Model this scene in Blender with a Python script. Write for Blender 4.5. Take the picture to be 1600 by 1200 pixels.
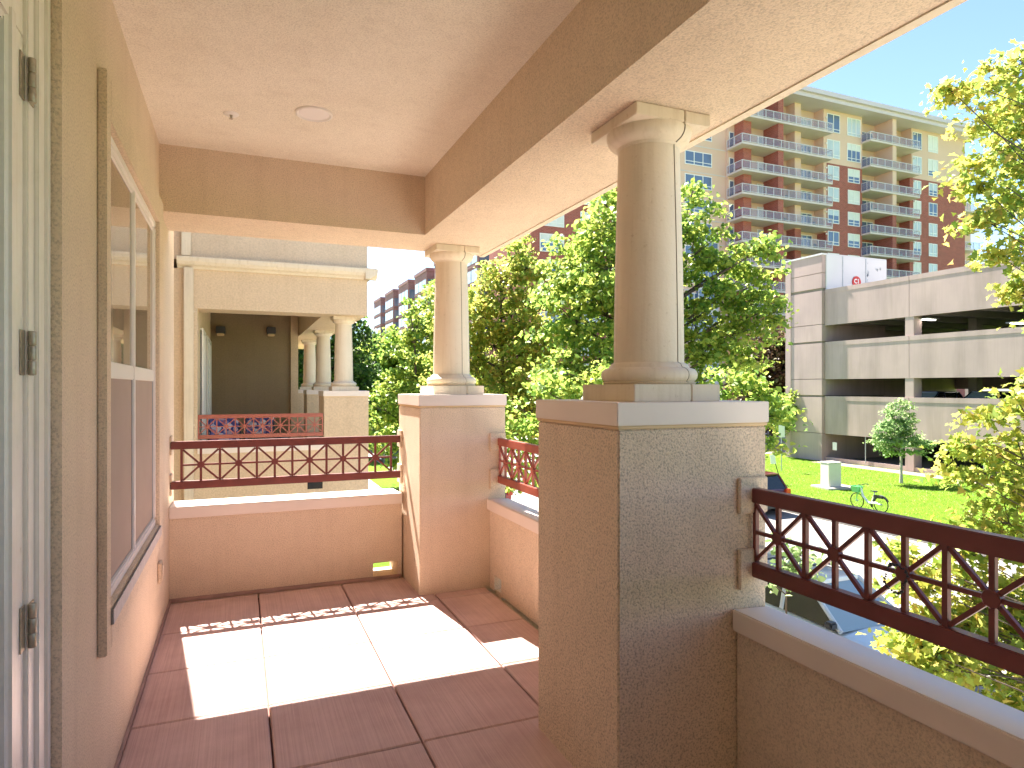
import bpy, math, random
import numpy as np
from math import sin, cos, pi, radians
from mathutils import Vector, Matrix

for o in list(bpy.data.objects): bpy.data.objects.remove(o, do_unlink=True)
S = bpy.context.scene
COL = S.collection

# ------------------------------------------------------------------ camera, sky, sun, exposure
EYE = 1.5485
F, YAW, V0 = 1025.0, 0.3937, 605.0          # pixels of the 1600 px wide photograph
cam = bpy.data.cameras.new('camera'); camo = bpy.data.objects.new('camera', cam); COL.objects.link(camo)
cam.sensor_width = 36; cam.lens = 36 * F / 1600; cam.shift_y = (V0 - 600) / 1600 
cam.clip_start = 0.05; cam.clip_end = 3000
camo.location = (0, 0, EYE); camo.rotation_euler = (pi / 2, 0, -YAW)
S.camera = camo
S.render.resolution_x = 1024; S.render.resolution_y = 768

SUN_EL, SUN_AZ = radians(55), radians(-7.2)   # azimuth from +Y towards +X
world = bpy.data.worlds.new('World'); S.world = world; world.use_nodes = True
nt = world.node_tree; nt.nodes.clear()
sky = nt.nodes.new('ShaderNodeTexSky'); sky.sky_type = 'NISHITA'; sky.sun_disc = False
sky.sun_elevation = SUN_EL; sky.sun_rotation = SUN_AZ; sky.altitude = 2500
sky.air_density = 1.0; sky.dust_density = 0.1; sky.ozone_density = 1.0
bg = nt.nodes.new('ShaderNodeBackground'); bg.inputs[1].default_value = 0.053
wo = nt.nodes.new('ShaderNodeOutputWorld')
nt.links.new(sky.outputs[0], bg.inputs[0]); nt.links.new(bg.outputs[0], wo.inputs[0])
sl = bpy.data.lights.new('sun', 'SUN'); sl.energy = 3.9; sl.angle = radians(0.53); sl.color = (1.0, 0.93, 0.84)
so = bpy.data.objects.new('sun', sl); COL.objects.link(so)
dvec = Vector((sin(SUN_AZ) * cos(SUN_EL), cos(SUN_AZ) * cos(SUN_EL), sin(SUN_EL)))
so.rotation_euler = (-dvec).to_track_quat('-Z', 'Y').to_euler(); so.location = (0, 0, 60)
S.view_settings.view_transform = 'Standard'; S.view_settings.look = 'None'
S.view_settings.exposure = 2.85; S.view_settings.gamma = 1
S.view_settings.use_curve_mapping = False
S.cycles.max_bounces = 10; S.cycles.diffuse_bounces = 8; S.cycles.transparent_max_bounces = 16
S.cycles.caustics_reflective = False; S.cycles.caustics_refractive = False

CT, ST = cos(YAW), sin(YAW)
def at(u, v, d):
    """a point of the place seen at photo pixel (u, v), d metres deep"""
    r = (u - 800) / F * d
    return (r * CT + d * ST, d * CT - r * ST, EYE + (V0 - v) * d / F)

# ------------------------------------------------------------------ materials
def newmat(name):
    m = bpy.data.materials.new(name); m.use_nodes = True
    n = m.node_tree; b = n.nodes['Principled BSDF']
    return m, n, b
def tc(n, scale=(1, 1, 1)):
    t = n.nodes.new('ShaderNodeTexCoord'); mp = n.nodes.new('ShaderNodeMapping'); mp.inputs['Scale'].default_value = scale
    n.links.new(t.outputs['Object'], mp.inputs[0]); return mp.outputs[0]
def noise(n, vec, scale, detail=2, rough=.5):
    k = n.nodes.new('ShaderNodeTexNoise'); k.inputs['Scale'].default_value = scale; k.inputs['Detail'].default_value = detail
    k.inputs['Roughness'].default_value = rough; n.links.new(vec, k.inputs['Vector']); return k.outputs['Fac']
def ramp(n, fac, stops):
    r = n.nodes.new('ShaderNodeValToRGB'); e = r.color_ramp.elements
    while len(e) < len(stops): e.new(.5)
    for i, (p, c) in enumerate(stops): e[i].position = p; e[i].color = (*c, 1)
    n.links.new(fac, r.inputs[0]); return r.outputs[0]
def mul(c, k): return tuple(min(1, x * k) for x in c[:3])
def mix(n, a, b, fac, mode='MULTIPLY'):
    m = n.nodes.new('ShaderNodeMix'); m.data_type = 'RGBA'; m.blend_type = mode
    if isinstance(fac, (int, float)): m.inputs[0].default_value = fac
    else: n.links.new(fac, m.inputs[0])
    for k, x in ((6, a), (7, b)):
        if isinstance(x, tuple): m.inputs[k].default_value = (*x, 1)
        else: n.links.new(x, m.inputs[k])
    return m.outputs[2]
def bump(n, h, b, strength, dist):
    k = n.nodes.new('ShaderNodeBump'); k.inputs['Strength'].default_value = strength; k.inputs['Distance'].default_value = dist
    n.links.new(h, k.inputs['Height']); n.links.new(k.outputs[0], b.inputs['Normal'])
def plain(name, col, rough=.5, metal=0, var=.08, vs=3, spec=.5, bumpk=0, bs=60):
    m, n, b = newmat(name); v = tc(n)
    c = ramp(n, noise(n, v, vs, 4), [(.3, mul(col, 1 - var)), (.7, mul(col, 1 + var))])
    n.links.new(c, b.inputs['Base Color']); b.inputs['Roughness'].default_value = rough; b.inputs['Metallic'].default_value = metal
    b.inputs['Specular IOR Level'].default_value = spec
    if bumpk: bump(n, noise(n, v, bs, 3), b, bumpk, .01)
    return m
def stucco(name, col, grain=140, strength=.8, speck=.26):
    m, n, b = newmat(name); v = tc(n)
    g = noise(n, v, grain, 3, .62); big = noise(n, v, 1.6, 4, .55); mid = noise(n, v, 12, 3)
    c1 = ramp(n, g, [(.34, mul(col, 1 - speck)), (.5, col), (.68, mul(col, 1.09))])
    c2 = mix(n, c1, ramp(n, big, [(.3, (.93, .92, .90)), (.7, (1, 1, 1))]), 1)
    c3 = mix(n, c2, ramp(n, mid, [(.3, (.965, .96, .955)), (.7, (1, 1, 1))]), 1)
    # faint run-off streaks
    st = noise(n, tc(n, (9, 9, .5)), 1.0, 4)
    c4 = mix(n, c3, ramp(n, st, [(.52, (1, 1, 1)), (.75, (.94, .93, .92))]), 1)
    n.links.new(c4, b.inputs['Base Color']); b.inputs['Roughness'].default_value = .92; b.inputs['Specular IOR Level'].default_value = .2
    bump(n, g, b, strength, .006)
    return m
STUCCO = (.78, .645, .495)
M = {}
M['stucco'] = stucco('stucco_tan', STUCCO)
M['stucco_pier'] = stucco('stucco_pier', STUCCO, 120, 1.0, .40)
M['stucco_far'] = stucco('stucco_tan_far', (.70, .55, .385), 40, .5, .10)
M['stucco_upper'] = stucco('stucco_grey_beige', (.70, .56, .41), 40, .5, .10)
M['soffit'] = stucco('soffit_stucco', (.87, .82, .70), 150, .6, .2)
M['trim'] = plain('painted_trim', (.72, .62, .48), .55, 0, .05, 2.5, .4, .05, 40)
def weathered(name, col, rough):
    m, n, b = newmat(name); v = tc(n)
    c = ramp(n, noise(n, v, 2.5, 5, .6), [(.3, mul(col, .93)), (.7, mul(col, 1.04))])
    c = mix(n, c, ramp(n, noise(n, tc(n, (26, 26, 1.2)), 1.0, 5, .65), [(.5, (1, 1, 1)), (.78, (.86, .83, .78))]), 1)
    c = mix(n, c, ramp(n, noise(n, v, 38, 4, .7), [(.62, (1, 1, 1)), (.74, (.80, .75, .68))]), 1)
    n.links.new(c, b.inputs['Base Color']); b.inputs['Roughness'].default_value = rough; b.inputs['Specular IOR Level'].default_value = .35
    bump(n, noise(n, v, 55, 4, .6), b, .22, .006); return m
M['trim'] = weathered('painted_trim', (.74, .645, .50), .55)
M['cap'] = plain('painted_sheet_cap', (.78, .69, .62), .45, 0, .05, 2.0, .5, .06, 20)
M['white'] = plain('white_painted', (.80, .78, .73), .4, 0, .03, 3)
M['vinyl'] = plain('white_vinyl', (.82, .79, .77), .35, 0, .02, 3)
M['bead'] = plain('cream_bead', (.70, .52, .30), .7)
M['caulk'] = plain('dirty_caulk', (.22, .19, .14), .8)
M['steel'] = plain('aged_steel_hinge', (.45, .40, .32), .45, .7, .2, 60)
M['dark'] = plain('dark_void', (.02, .02, .02), .8)
M['concrete'] = plain('pale_concrete', (.42, .38, .33), .9, 0, .1, .8, .3, .2, 30)
M['asphalt'] = plain('worn_pale_asphalt', (.24, .225, .21), .9, 0, .12, .35, .3, .3, 30)
M['kerb'] = plain('kerb_concrete', (.33, .30, .27), .9, 0, .1, 2)
M['black'] = plain('black_rubber', (.02, .02, .02), .6)
M['blackp'] = plain('black_plastic', (.03, .03, .035), .4)
M['lime'] = plain('green_plastic', (.22, .60, .26), .4)
M['silver'] = plain('bike_white', (.75, .76, .76), .35)
M['grey'] = plain('galvanised', (.45, .46, .47), .5, .3)
M['box'] = plain('utility_box_beige', (.62, .59, .52), .6, 0, .05, 2)
M['towerslab'] = plain('balcony_concrete', (.60, .52, .49), .8, 0, .06, .5)
M['parapetcap'] = plain('grey_cornice', (.58, .51, .55), .6, 0, .04, .3)
M['towertan'] = plain('tan_precast', (.68, .475, .355), .85, 0, .06, .15)
M['shade'] = plain('blind_cream', (.66, .68, .63), .6, 0, .06, .8)

def door_white():
    m, n, b = newmat('door_paint'); v = tc(n)
    g = noise(n, v, 14, 5, .7); st = noise(n, tc(n, (40, 40, 2)), 1.5, 4)
    c = ramp(n, g, [(.18, (.56, .50, .40)), (.34, (.82, .78, .71)), (.7, (.88, .84, .78))])
    c = mix(n, c, ramp(n, st, [(.55, (1, 1, 1)), (.8, (.90, .88, .84))]), 1)
    n.links.new(c, b.inputs['Base Color']); b.inputs['Roughness'].default_value = .38
    bump(n, g, b, .15, .004); return m
M['doorpaint'] = door_white()

def paver():
    m, n, b = newmat('red_concrete_paver'); v = tc(n)
    at_ = n.nodes.new('ShaderNodeNewGeometry')
    isl = at_.outputs['Random Per Island']
    base = ramp(n, isl, [(0, (.67, .485, .435)), (.5, (.73, .535, .485)), (1, (.63, .455, .41))])
    broom = noise(n, tc(n, (170, 1.5, 1)), 1.0, 3, .6)
    fine = noise(n, v, 220, 2); blot = noise(n, v, 2.2, 5, .6); dust = noise(n, v, 7, 4)
    c = mix(n, base, ramp(n, broom, [(.35, (.84, .80, .79)), (.65, (1, 1, 1))]), 1)
    c = mix(n, c, ramp(n, blot, [(.35, (.80, .76, .75)), (.62, (1, 1, 1))]), 1)
    c = mix(n, c, (.60, .46, .41), ramp(n, dust, [(.56, (0, 0, 0)), (.85, (.4, .4, .4))]), 'MIX')
    n.links.new(c, b.inputs['Base Color']); b.inputs['Roughness'].default_value = .7; b.inputs['Specular IOR Level'].default_value = .35
    ad = n.nodes.new('ShaderNodeMath'); ad.operation = 'ADD'; n.links.new(broom, ad.inputs[0]); n.links.new(fine, ad.inputs[1])
    bump(n, ad.outputs[0], b, .35, .003); return m
M['paver'] = paver()
M['grout'] = plain('paver_joint', (.22, .11, .09), .95)

def maroon(name, col):
    m, n, b = newmat(name); v = tc(n)
    c = ramp(n, noise(n, v, 9, 4), [(.3, mul(col, .85)), (.7, mul(col, 1.15))])
    n.links.new(c, b.inputs['Base Color']); b.inputs['Roughness'].default_value = .42; b.inputs['Coat Weight'].default_value = .1
    bump(n, noise(n, v, 60, 3), b, .08, .003); return m
M['maroon'] = maroon('maroon_painted_steel', (.17, .042, .036))
M['litrail'] = maroon('sunlit_maroon_steel', (.36, .085, .055))  # lighter copy of the maroon, sunlight put into the colour

def brick(name, col, mortar, sc=1.0):
    m, n, b = newmat(name)
    t = n.nodes.new('ShaderNodeTexCoord'); sx = n.nodes.new('ShaderNodeSeparateXYZ'); n.links.new(t.outputs['Object'], sx.inputs[0])
    ad = n.nodes.new('ShaderNodeMath'); ad.operation = 'ADD'; n.links.new(sx.outputs[0], ad.inputs[0]); n.links.new(sx.outputs[1], ad.inputs[1])
    cb = n.nodes.new('ShaderNodeCombineXYZ'); n.links.new(ad.outputs[0], cb.inputs[0]); n.links.new(sx.outputs[2], cb.inputs[1])
    br = n.nodes.new('ShaderNodeTexBrick'); br.inputs['Scale'].default_value = sc
    br.inputs['Brick Width'].default_value = .42; br.inputs['Row Height'].default_value = .16; br.inputs['Mortar Size'].default_value = .012
    br.inputs['Color1'].default_value = (*mul(col, 1.12), 1); br.inputs['Color2'].default_value = (*mul(col, .8), 1); br.inputs['Mortar'].default_value = (*mortar, 1)
    n.links.new(cb.outputs[0], br.inputs[0])
    c = mix(n, br.outputs[0], ramp(n, noise(n, tc(n), .25, 5), [(.3, (.85, .85, .85)), (.7, (1, 1, 1))]), 1)
    n.links.new(c, b.inputs['Base Color']); b.inputs['Roughness'].default_value = .9; return m
M['brick'] = brick('red_brick', (.36, .09, .065), (.42, .25, .20))
M['purple'] = brick('mauve_brick', (.26, .12, .12), (.32, .22, .21))

def precast():
    m, n, b = newmat('pinkish_precast'); v = tc(n)
    st = noise(n, tc(n, (1, .9, .12)), 1.0, 5, .6)
    c = ramp(n, noise(n, v, .5, 5), [(.3, (.42, .31, .285)), (.7, (.49, .36, .325))])
    c = mix(n, c, ramp(n, st, [(.46, (1, 1, 1)), (.72, (.78, .79, .75))]), 1)
    c = mix(n, c, ramp(n, noise(n, tc(n, (14, 14, .3)), 1, 3), [(.3, (.95, .95, .95)), (.7, (1, 1, 1))]), 1)
    n.links.new(c, b.inputs['Base Color']); b.inputs['Roughness'].default_value = .9; return m
M['precast'] = precast()

def grass():
    m, n, b = newmat('lawn_grass'); v = tc(n)
    f = noise(n, v, 30, 4, .7); l = noise(n, v, .5, 4); mid = noise(n, v, 4, 4)
    c = ramp(n, f, [(.3, (.09, .16, .012)), (.55, (.16, .27, .018)), (.8, (.27, .38, .04))])
    c = mix(n, c, ramp(n, l, [(.3, (.78, .88, .8)), (.7, (1, 1, 1))]), 1)
    c = mix(n, c, ramp(n, mid, [(.35, (.86, .9, .85)), (.6, (1, 1, 1))]), 1)
    n.links.new(c, b.inputs['Base Color']); b.inputs['Roughness'].default_value = .9; b.inputs['Specular IOR Level'].default_value = .1
    bump(n, f, b, 1.0, .06); return m
M['grass'] = grass()
M['dirt'] = plain('bare_earth', (.30, .24, .17), .95, 0, .2, 3)
M['ground'] = plain('open_ground', (.24, .215, .18), .95, 0, .3, .06)

def glass(name, base, rough=.02, spec=.8):
    m, n, b = newmat(name)
    b.inputs['Base Color'].default_value = (*base, 1); b.inputs['Roughness'].default_value = rough; b.inputs['Specular IOR Level'].default_value = spec
    return m
M['glass'] = glass('window_glass', (.36, .29, .21), .015, .9)
M['towerglass'] = glass('tower_glass', (.10, .15, .24), .05, 1)
M['paleglass'] = plain('pale_glass_blinds', (.50, .56, .56), .15, 0, .12, .4, .9)
M['carglass'] = glass('car_glass', (.015, .02, .022), .03, .9)
M['windscreen'] = glass('sky_tone_windscreen', (.30, .38, .42), .04, 1)  # pale blue base colour carries the reflected sky
M['screen'] = plain('insect_screen', (.40, .325, .275), .75, 0, .03, 5, .1, .2, 400)
def lamp(name, col, e):
    m, n, b = newmat(name); b.inputs['Emission Color'].default_value = (*col, 1); b.inputs['Emission Strength'].default_value = e; b.inputs['Base Color'].default_value = (*col, 1); return m
M['tube'] = lamp('fluorescent_tube', (1, .95, .85), 1.5)
M['red'] = plain('red_sign', (.55, .03, .02), .5)
M['tail'] = plain('tail_lamp', (.5, .06, .02), .2)
M['headl'] = glass('headlamp', (.6, .6, .6), .1, .8)
def paint(name, col):
    m, n, b = newmat(name); b.inputs['Base Color'].default_value = (*col, 1); b.inputs['Roughness'].default_value = .28
    b.inputs['Coat Weight'].default_value = .8; b.inputs['Coat Roughness'].default_value = .05; b.inputs['Metallic'].default_value = .15
    bump(n, noise(n, tc(n), 1.5, 2), b, .03, .02); return m
def translucent_panel():
    m, n, b = newmat('balcony_rail_mesh'); b.inputs['Base Color'].default_value = (.36, .35, .46, 1); b.inputs['Roughness'].default_value = .4
    b.inputs['Alpha'].default_value = .25; return m
M['railpanel'] = translucent_panel()
def fabric():
    m, n, b = newmat('patterned_blue_fabric'); v = tc(n)
    vo = n.nodes.new('ShaderNodeTexVoronoi'); vo.inputs['Scale'].default_value = 14; n.links.new(v, vo.inputs['Vector'])
    c = ramp(n, noise(n, vo.outputs['Color'], 3, 0), [(.36, (.05, .06, .22)), (.47, (.16, .17, .42)), (.55, (.75, .70, .72)), (.66, (.35, .12, .2))])
    n.links.new(c, b.inputs['Base Color']); b.inputs['Roughness'].default_value = .9; return m
M['fabric'] = fabric()

def leaf(name, stops, trans=.55):
    m = bpy.data.materials.new(name); m.use_nodes = True; n = m.node_tree; n.nodes.clear()
    g = n.nodes.new('ShaderNodeNewGeometry'); c = ramp(n, g.outputs['Random Per Island'], stops)
    big = noise(n, tc(n), .8, 2)
    c = mix(n, c, ramp(n, big, [(.35, (.72, .90, .75)), (.65, (1.0, .97, .9))]), 1)
    d = n.nodes.new('ShaderNodeBsdfPrincipled'); d.inputs['Roughness'].default_value = .45; d.inputs['Specular IOR Level'].default_value = .35
    t = n.nodes.new('ShaderNodeBsdfTranslucent'); tcx = mix(n, c, (1.0, 1.0, .35), .35, 'MULTIPLY')
    br = n.nodes.new('ShaderNodeGamma'); br.inputs[1].default_value = .62; n.links.new(tcx, br.inputs[0])
    n.links.new(c, d.inputs['Base Color']); n.links.new(br.outputs[0], t.inputs[0])
    mx = n.nodes.new('ShaderNodeMixShader'); mx.inputs[0].default_value = trans
    n.links.new(d.outputs[0], mx.inputs[1]); n.links.new(t.outputs[0], mx.inputs[2])
    o = n.nodes.new('ShaderNodeOutputMaterial'); n.links.new(mx.outputs[0], o.inputs[0]); return m
G1, G2, G3, YG, OR = (.035, .085, .012), (.075, .16, .02), (.14, .25, .03), (.27, .33, .04), (.42, .26, .05)
M['leafgreen'] = leaf('maple_leaf_green', [(0, G2), (.2, G3), (.5, (.25, .36, .04)), (.85, (.36, .42, .05)), (1, (.5, .48, .07))])
M['leafgold'] = leaf('maple_leaf_turning', [(0, G3), (.25, (.25, .33, .04)), (.55, (.40, .42, .05)), (.85, (.55, .46, .07)), (1, (.55, .32, .07))])
M['leafdark'] = leaf('dense_leaf_green', [(0, (.02, .06, .012)), (.5, G1), (.8, G2), (1, G3)], .4)
M['leaflime'] = leaf('young_leaf', [(0, (.14, .24, .08)), (.5, (.24, .36, .14)), (1, (.36, .46, .22))])
M['leafrust'] = leaf('russet_leaf', [(0, (.05, .025, .015)), (.4, (.12, .05, .03)), (.7, (.16, .09, .035)), (1, (.2, .2, .06))], .3)
M['bark'] = plain('bark', (.11, .085, .065), .95, 0, .3, 14, .2, .6, 25)
M['barkpale'] = plain('pale_bark', (.42, .38, .33), .9, 0, .2, 10, .2, .5, 25)

# ------------------------------------------------------------------ mesh building
class MB:
    def __init__(s, o=(0, 0, 0)): s.v = []; s.f = []; s.o = o
    def add(s, vs, fs):
        k = len(s.v); o = s.o
        s.v += [(p[0] - o[0], p[1] - o[1], p[2] - o[2]) for p in vs]; s.f += [tuple(i + k for i in f) for f in fs]; return s
    def box(s, x0, x1, y0, y1, z0, z1):
        return s.add([(x0, y0, z0), (x1, y0, z0), (x1, y1, z0), (x0, y1, z0), (x0, y0, z1), (x1, y0, z1), (x1, y1, z1), (x0, y1, z1)],
                     [(0, 3, 2, 1), (4, 5, 6, 7), (0, 1, 5, 4), (1, 2, 6, 5), (2, 3, 7, 6), (3, 0, 4, 7)])
    def prism(s, pts, axis, a, b):
        """polygon pts (2D) extruded along axis 0/1/2 from a to b"""
        n = len(pts)
        def P(p, t):
            q = [0, 0, 0]; r = [i for i in (0, 1, 2) if i != axis]; q[r[0]] = p[0]; q[r[1]] = p[1]; q[axis] = t; return tuple(q)
        return s.add([P(p, a) for p in pts] + [P(p, b) for p in pts],
                     [tuple(range(n))[::-1], tuple(range(n, 2 * n))] + [(i, (i + 1) % n, n + (i + 1) % n, n + i) for i in range(n)])
    def lathe(s, prof, c=(0, 0, 0), seg=40, axis=2, caps=True, a0=0, a1=2 * pi):
        n = len(prof); vs = []
        for k in range(seg):
            a = 2 * pi * k / seg
            for r, z in prof:
                p = (r * cos(a), r * sin(a), z)
                if axis == 1: p = (p[0], p[2], p[1])
                if axis == 0: p = (p[2], p[0], p[1])
                vs.append((p[0] + c[0], p[1] + c[1], p[2] + c[2]))
        fs = [(k * n + i, ((k + 1) % seg) * n + i, ((k + 1) % seg) * n + i + 1, k * n + i + 1) for k in range(seg) for i in range(n - 1)]
        if caps: fs += [tuple(k * n for k in range(seg))[::-1], tuple(k * n + n - 1 for k in range(seg))]
        return s.add(vs, fs)
    def tube(s, pts, rad, seg=8):
        pts = [Vector(p) for p in pts]; n = len(pts)
        if not isinstance(rad, (list, tuple)): rad = [rad] * n
        vs = []; up = None
        for i, p in enumerate(pts):
            t = (pts[min(i + 1, n - 1)] - pts[max(i - 1, 0)]); t = t.normalized() if t.length > 1e-9 else Vector((0, 0, 1))
            if up is None: up = t.orthogonal().normalized()
            a = (up - t * up.dot(t)); a = a.normalized() if a.length > 1e-6 else t.orthogonal().normalized()
            up = a; b = t.cross(a)
            for k in range(seg):
                w = 2 * pi * k / seg; vs.append(tuple(p + (a * cos(w) + b * sin(w)) * rad[i]))
        fs = [(i * seg + k, i * seg + (k + 1) % seg, (i + 1) * seg + (k + 1) % seg, (i + 1) * seg + k) for i in range(n - 1) for k in range(seg)]
        fs += [tuple(range(seg))[::-1], tuple(range((n - 1) * seg, n * seg))]
        return s.add(vs, fs)
    def beam(s, a, b, w, h=None):
        """square bar from a to b, width w"""
        h = h or w; a = Vector(a); b = Vector(b); t = (b - a).normalized()
        n1 = t.cross(Vector((0, 1, 0))); n1 = n1.normalized() if n1.length > 1e-4 else Vector((1, 0, 0)); n2 = t.cross(n1)
        vs = [tuple(q + n1 * i * w / 2 + n2 * j * h / 2) for q in (a, b) for i, j in ((-1, -1), (1, -1), (1, 1), (-1, 1))]
        return s.add(vs, [(3, 2, 1, 0), (4, 5, 6, 7), (0, 1, 5, 4), (1, 2, 6, 5), (2, 3, 7, 6), (3, 0, 4, 7)])
    def build(s, name, mat, parent=None, bevel=0, smooth=False, seg=2):
        me = bpy.data.meshes.new(name); me.from_pydata(s.v, [], s.f); me.update()
        o = bpy.data.objects.new(name, me); COL.objects.link(o); me.materials.append(M[mat] if isinstance(mat, str) else mat)
        import bmesh
        bm = bmesh.new(); bm.from_mesh(me); bmesh.ops.recalc_face_normals(bm, faces=bm.faces)
        if bevel: bmesh.ops.bevel(bm, geom=list(bm.edges), offset=bevel, segments=seg, affect='EDGES', clamp_overlap=True)
        bm.to_mesh(me); bm.free()
        if smooth:
            me.shade_smooth()
            try: me.set_sharp_from_angle(angle=radians(38))
            except Exception: pass
        if parent: o.parent = parent
        return o
def tag(o, label=None, cat=None, group=None, kind=None):
    if label: o['label'] = label
    if cat: o['category'] = cat
    if group: o['group'] = group
    if kind: o['kind'] = kind
    return o
def empty(name, loc=(0, 0, 0), rz=0, label=None, cat=None, group=None):
    o = bpy.data.objects.new(name, None); COL.objects.link(o); o.location = loc; o.rotation_euler = (0, 0, rz)
    return tag(o, label, cat, group)
def copy_tree(o, parent=None):
    c = o.copy(); COL.objects.link(c)
    if parent: c.parent = parent
    for ch in [x for x in o.children]: copy_tree(ch, c)
    return c

# ------------------------------------------------------------------ ground, streets
LZ, SZ = -3.75, -3.87
MB().box(-900, 900, -900, 1500, SZ - 1, SZ - .006).build('ground', 'ground')['kind'] = 'structure'
tag(MB().add([(9.2, -200, SZ), (22, -200, SZ), (22, 400, SZ), (9.2, 400, SZ)], [(0, 1, 2, 3)]).build('street', 'asphalt'), kind='structure')
tag(MB().add([(22, 42.5, SZ + .003), (200, 42.5, SZ + .003), (200, 55, SZ + .003), (22, 55, SZ + .003)], [(0, 1, 2, 3)]).build('side_street', 'asphalt'), kind='structure')
mb = MB(); mb.box(9.05, 9.2, -200, 400, SZ, LZ + .002); mb.box(22, 22.15, -200, 42.5, SZ, LZ + .002); mb.box(22, 22.15, 55, 400, SZ, LZ + .002)
mb.box(22.15, 200, 42.35, 42.5, SZ, LZ + .002); mb.box(22.15, 200, 55, 55.15, SZ, LZ + .002)
tag(mb.build('kerb', 'kerb', bevel=.02), kind='structure')
tag(MB().box(-30, 9.05, -200, 400, SZ, LZ - .004).box(22.15, 200, -200, 42.35, SZ, LZ - .004).box(22.15, 200, 55.15, 400, SZ, LZ - .004).build('lawn', 'grass'), kind='structure')
tag(MB().box(1.96, 9.04, -60, 16, LZ - .05, LZ + .001).box(5.2, 6.9, 16, 400, LZ - .05, LZ).box(5.2, 6.9, -200, -60, LZ - .05, LZ).box(22.15, 23.6, 40.4, 42.3, LZ - .05, LZ + .002).box(23.6, 120, 40.6, 42.3, LZ - .05, LZ).box(22.2, 200, 57, 66, LZ - .05, LZ).build('pavement', 'concrete'), kind='structure')  # wide slab by the building added to bounce light; the rest are walkways
tag(MB().box(37.4, 38.75, 5, 34.9, LZ - .05, LZ + .004).build('planting_strip', 'dirt'), kind='structure')

# ------------------------------------------------------------------ our building
XW, XBI, XBO = -.467, 1.252, 1.912
YE = 5.286; YBI, YBO = 4.671, 5.24
ZC, ZB = 3.085, 2.661
B = empty('apartment_building', (XW, 0, LZ), 0, 'tan stucco building whose roofed balcony surrounds the viewpoint', 'building')
bo = (XW, 0, LZ)
def bp(fn, name, mat, parent=B, **k):
    m = MB(bo); fn(m); return m.build(name, mat, parent, **k)
# wall with window opening (Y 2.80..4.38, z .735...2.525) and the doorway (Y .95..2.19)
WY0, WY1, WZ0, WZ1 = 2.80, 4.38, .735, 2.525
def f(m):
    m.box(-1.2, XW, -3.3, .95, LZ, 3.4); m.box(-1.2, XW, .95, 2.218, 2.70, 3.4); m.box(-1.2, XW, .95, 2.218, LZ, -.02)
    m.box(-1.2, XW, 2.218, WY0, LZ, 3.4); m.box(-1.2, XW, WY1, 5.66, LZ, 3.4)
    m.box(-1.2, XW, WY0, WY1, LZ, WZ0); m.box(-1.2, XW, WY0, WY1, WZ1, 3.4)
wall = bp(f, 'wall', 'stucco')
t = .030
def f(m):
    a, b, c, d = 2.715, 4.60, .585, 2.687
    m.box(XW + .0005, XW + t, a, WY0, c, d); m.box(XW + .0005, XW + t, WY1, b, c, d)
    m.box(XW + .0005, XW + t, WY0, WY1, c, WZ0 - .0); m.box(XW + .0005, XW + t, WY0, WY1, WZ1, d)
bp(f, 'window_surround', 'stucco', wall, bevel=.004)
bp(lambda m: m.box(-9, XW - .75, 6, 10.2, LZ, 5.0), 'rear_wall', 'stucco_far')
bp(lambda m: m.box(-9, -1.2, -3.3, 6, LZ, 3.4), 'interior_block', 'stucco')
bp(lambda m: m.box(XW, XBI, -3.1, YBI, ZC, ZC + .12), 'ceiling', 'soffit')
def f(m):
    m.box(XW, XBO, YBI, YBO, ZB, 3.9); m.box(XBI, XBO, -3.1, YBI, ZB, 3.9)
beam = bp(f, 'beam', 'stucco')
def f(m):      # smoother underside board and drip edge along the street
    m.box(XBO - .03, XBO + .012, -3.1, YBO + .012, ZB - .006, ZB + .02)
bp(f, 'drip_edge', 'trim', beam)
bp(lambda m: m.box(-9, XBO + .14, -3.4, YBO + .14, 3.9, 4.1), 'roof', 'cap')
bp(lambda m: m.box(XW, XBI, -3.1, YBI, ZC + .12, 3.9), 'roof_void', 'stucco')
def f(m): m.box(XW, 1.947, -3.1, 5.62, -.35, -.035)
bp(f, 'floor_slab', 'grout')
def f(m):
    g = .0045
    xs = [XW + .004] + [c for c in (.1298 + .61 * k for k in range(0, 3))] + [1.762]
    ys = [4.02 + .61 * k for k in range(-11, 3)] + [YE - .005]
    for i in range(len(xs) - 1):
        for j in range(len(ys) - 1):
            x0, x1, y0, y1 = xs[i] + g, xs[i + 1] - g, ys[j] + g, ys[j + 1] - g
            if y1 - y0 < .03: continue
            h = random.Random(i * 31 + j).uniform(-.0015, .0015)
            b = .006
            m.add([(x0, y0, -.036), (x1, y0, -.036), (x1, y1, -.036), (x0, y1, -.036), (x0, y0, h - b), (x1, y0, h - b), (x1, y1, h - b), (x0, y1, h - b),
                   (x0 + b, y0 + b, h), (x1 - b, y0 + b, h), (x1 - b, y1 - b, h), (x0 + b, y1 - b, h)],
                  [(0, 1, 5, 4), (1, 2, 6, 5), (2, 3, 7, 6), (3, 0, 4, 7), (4, 5, 9, 8), (5, 6, 10, 9), (6, 7, 11, 10), (7, 4, 8, 11), (8, 9, 10, 11)])
bp(f, 'floor', 'paver')
M['skirt'] = plain('base_flashing', (.40, .27, .23), .8, 0, .15, 8)
def f(m):
    m.box(XW, XW + .012, 2.22, YE, .001, .022); m.box(XW, 1.22, YE - .012, YE, .001, .03)
bp(f, 'base_flashing', 'skirt', wall, bevel=.003)

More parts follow.
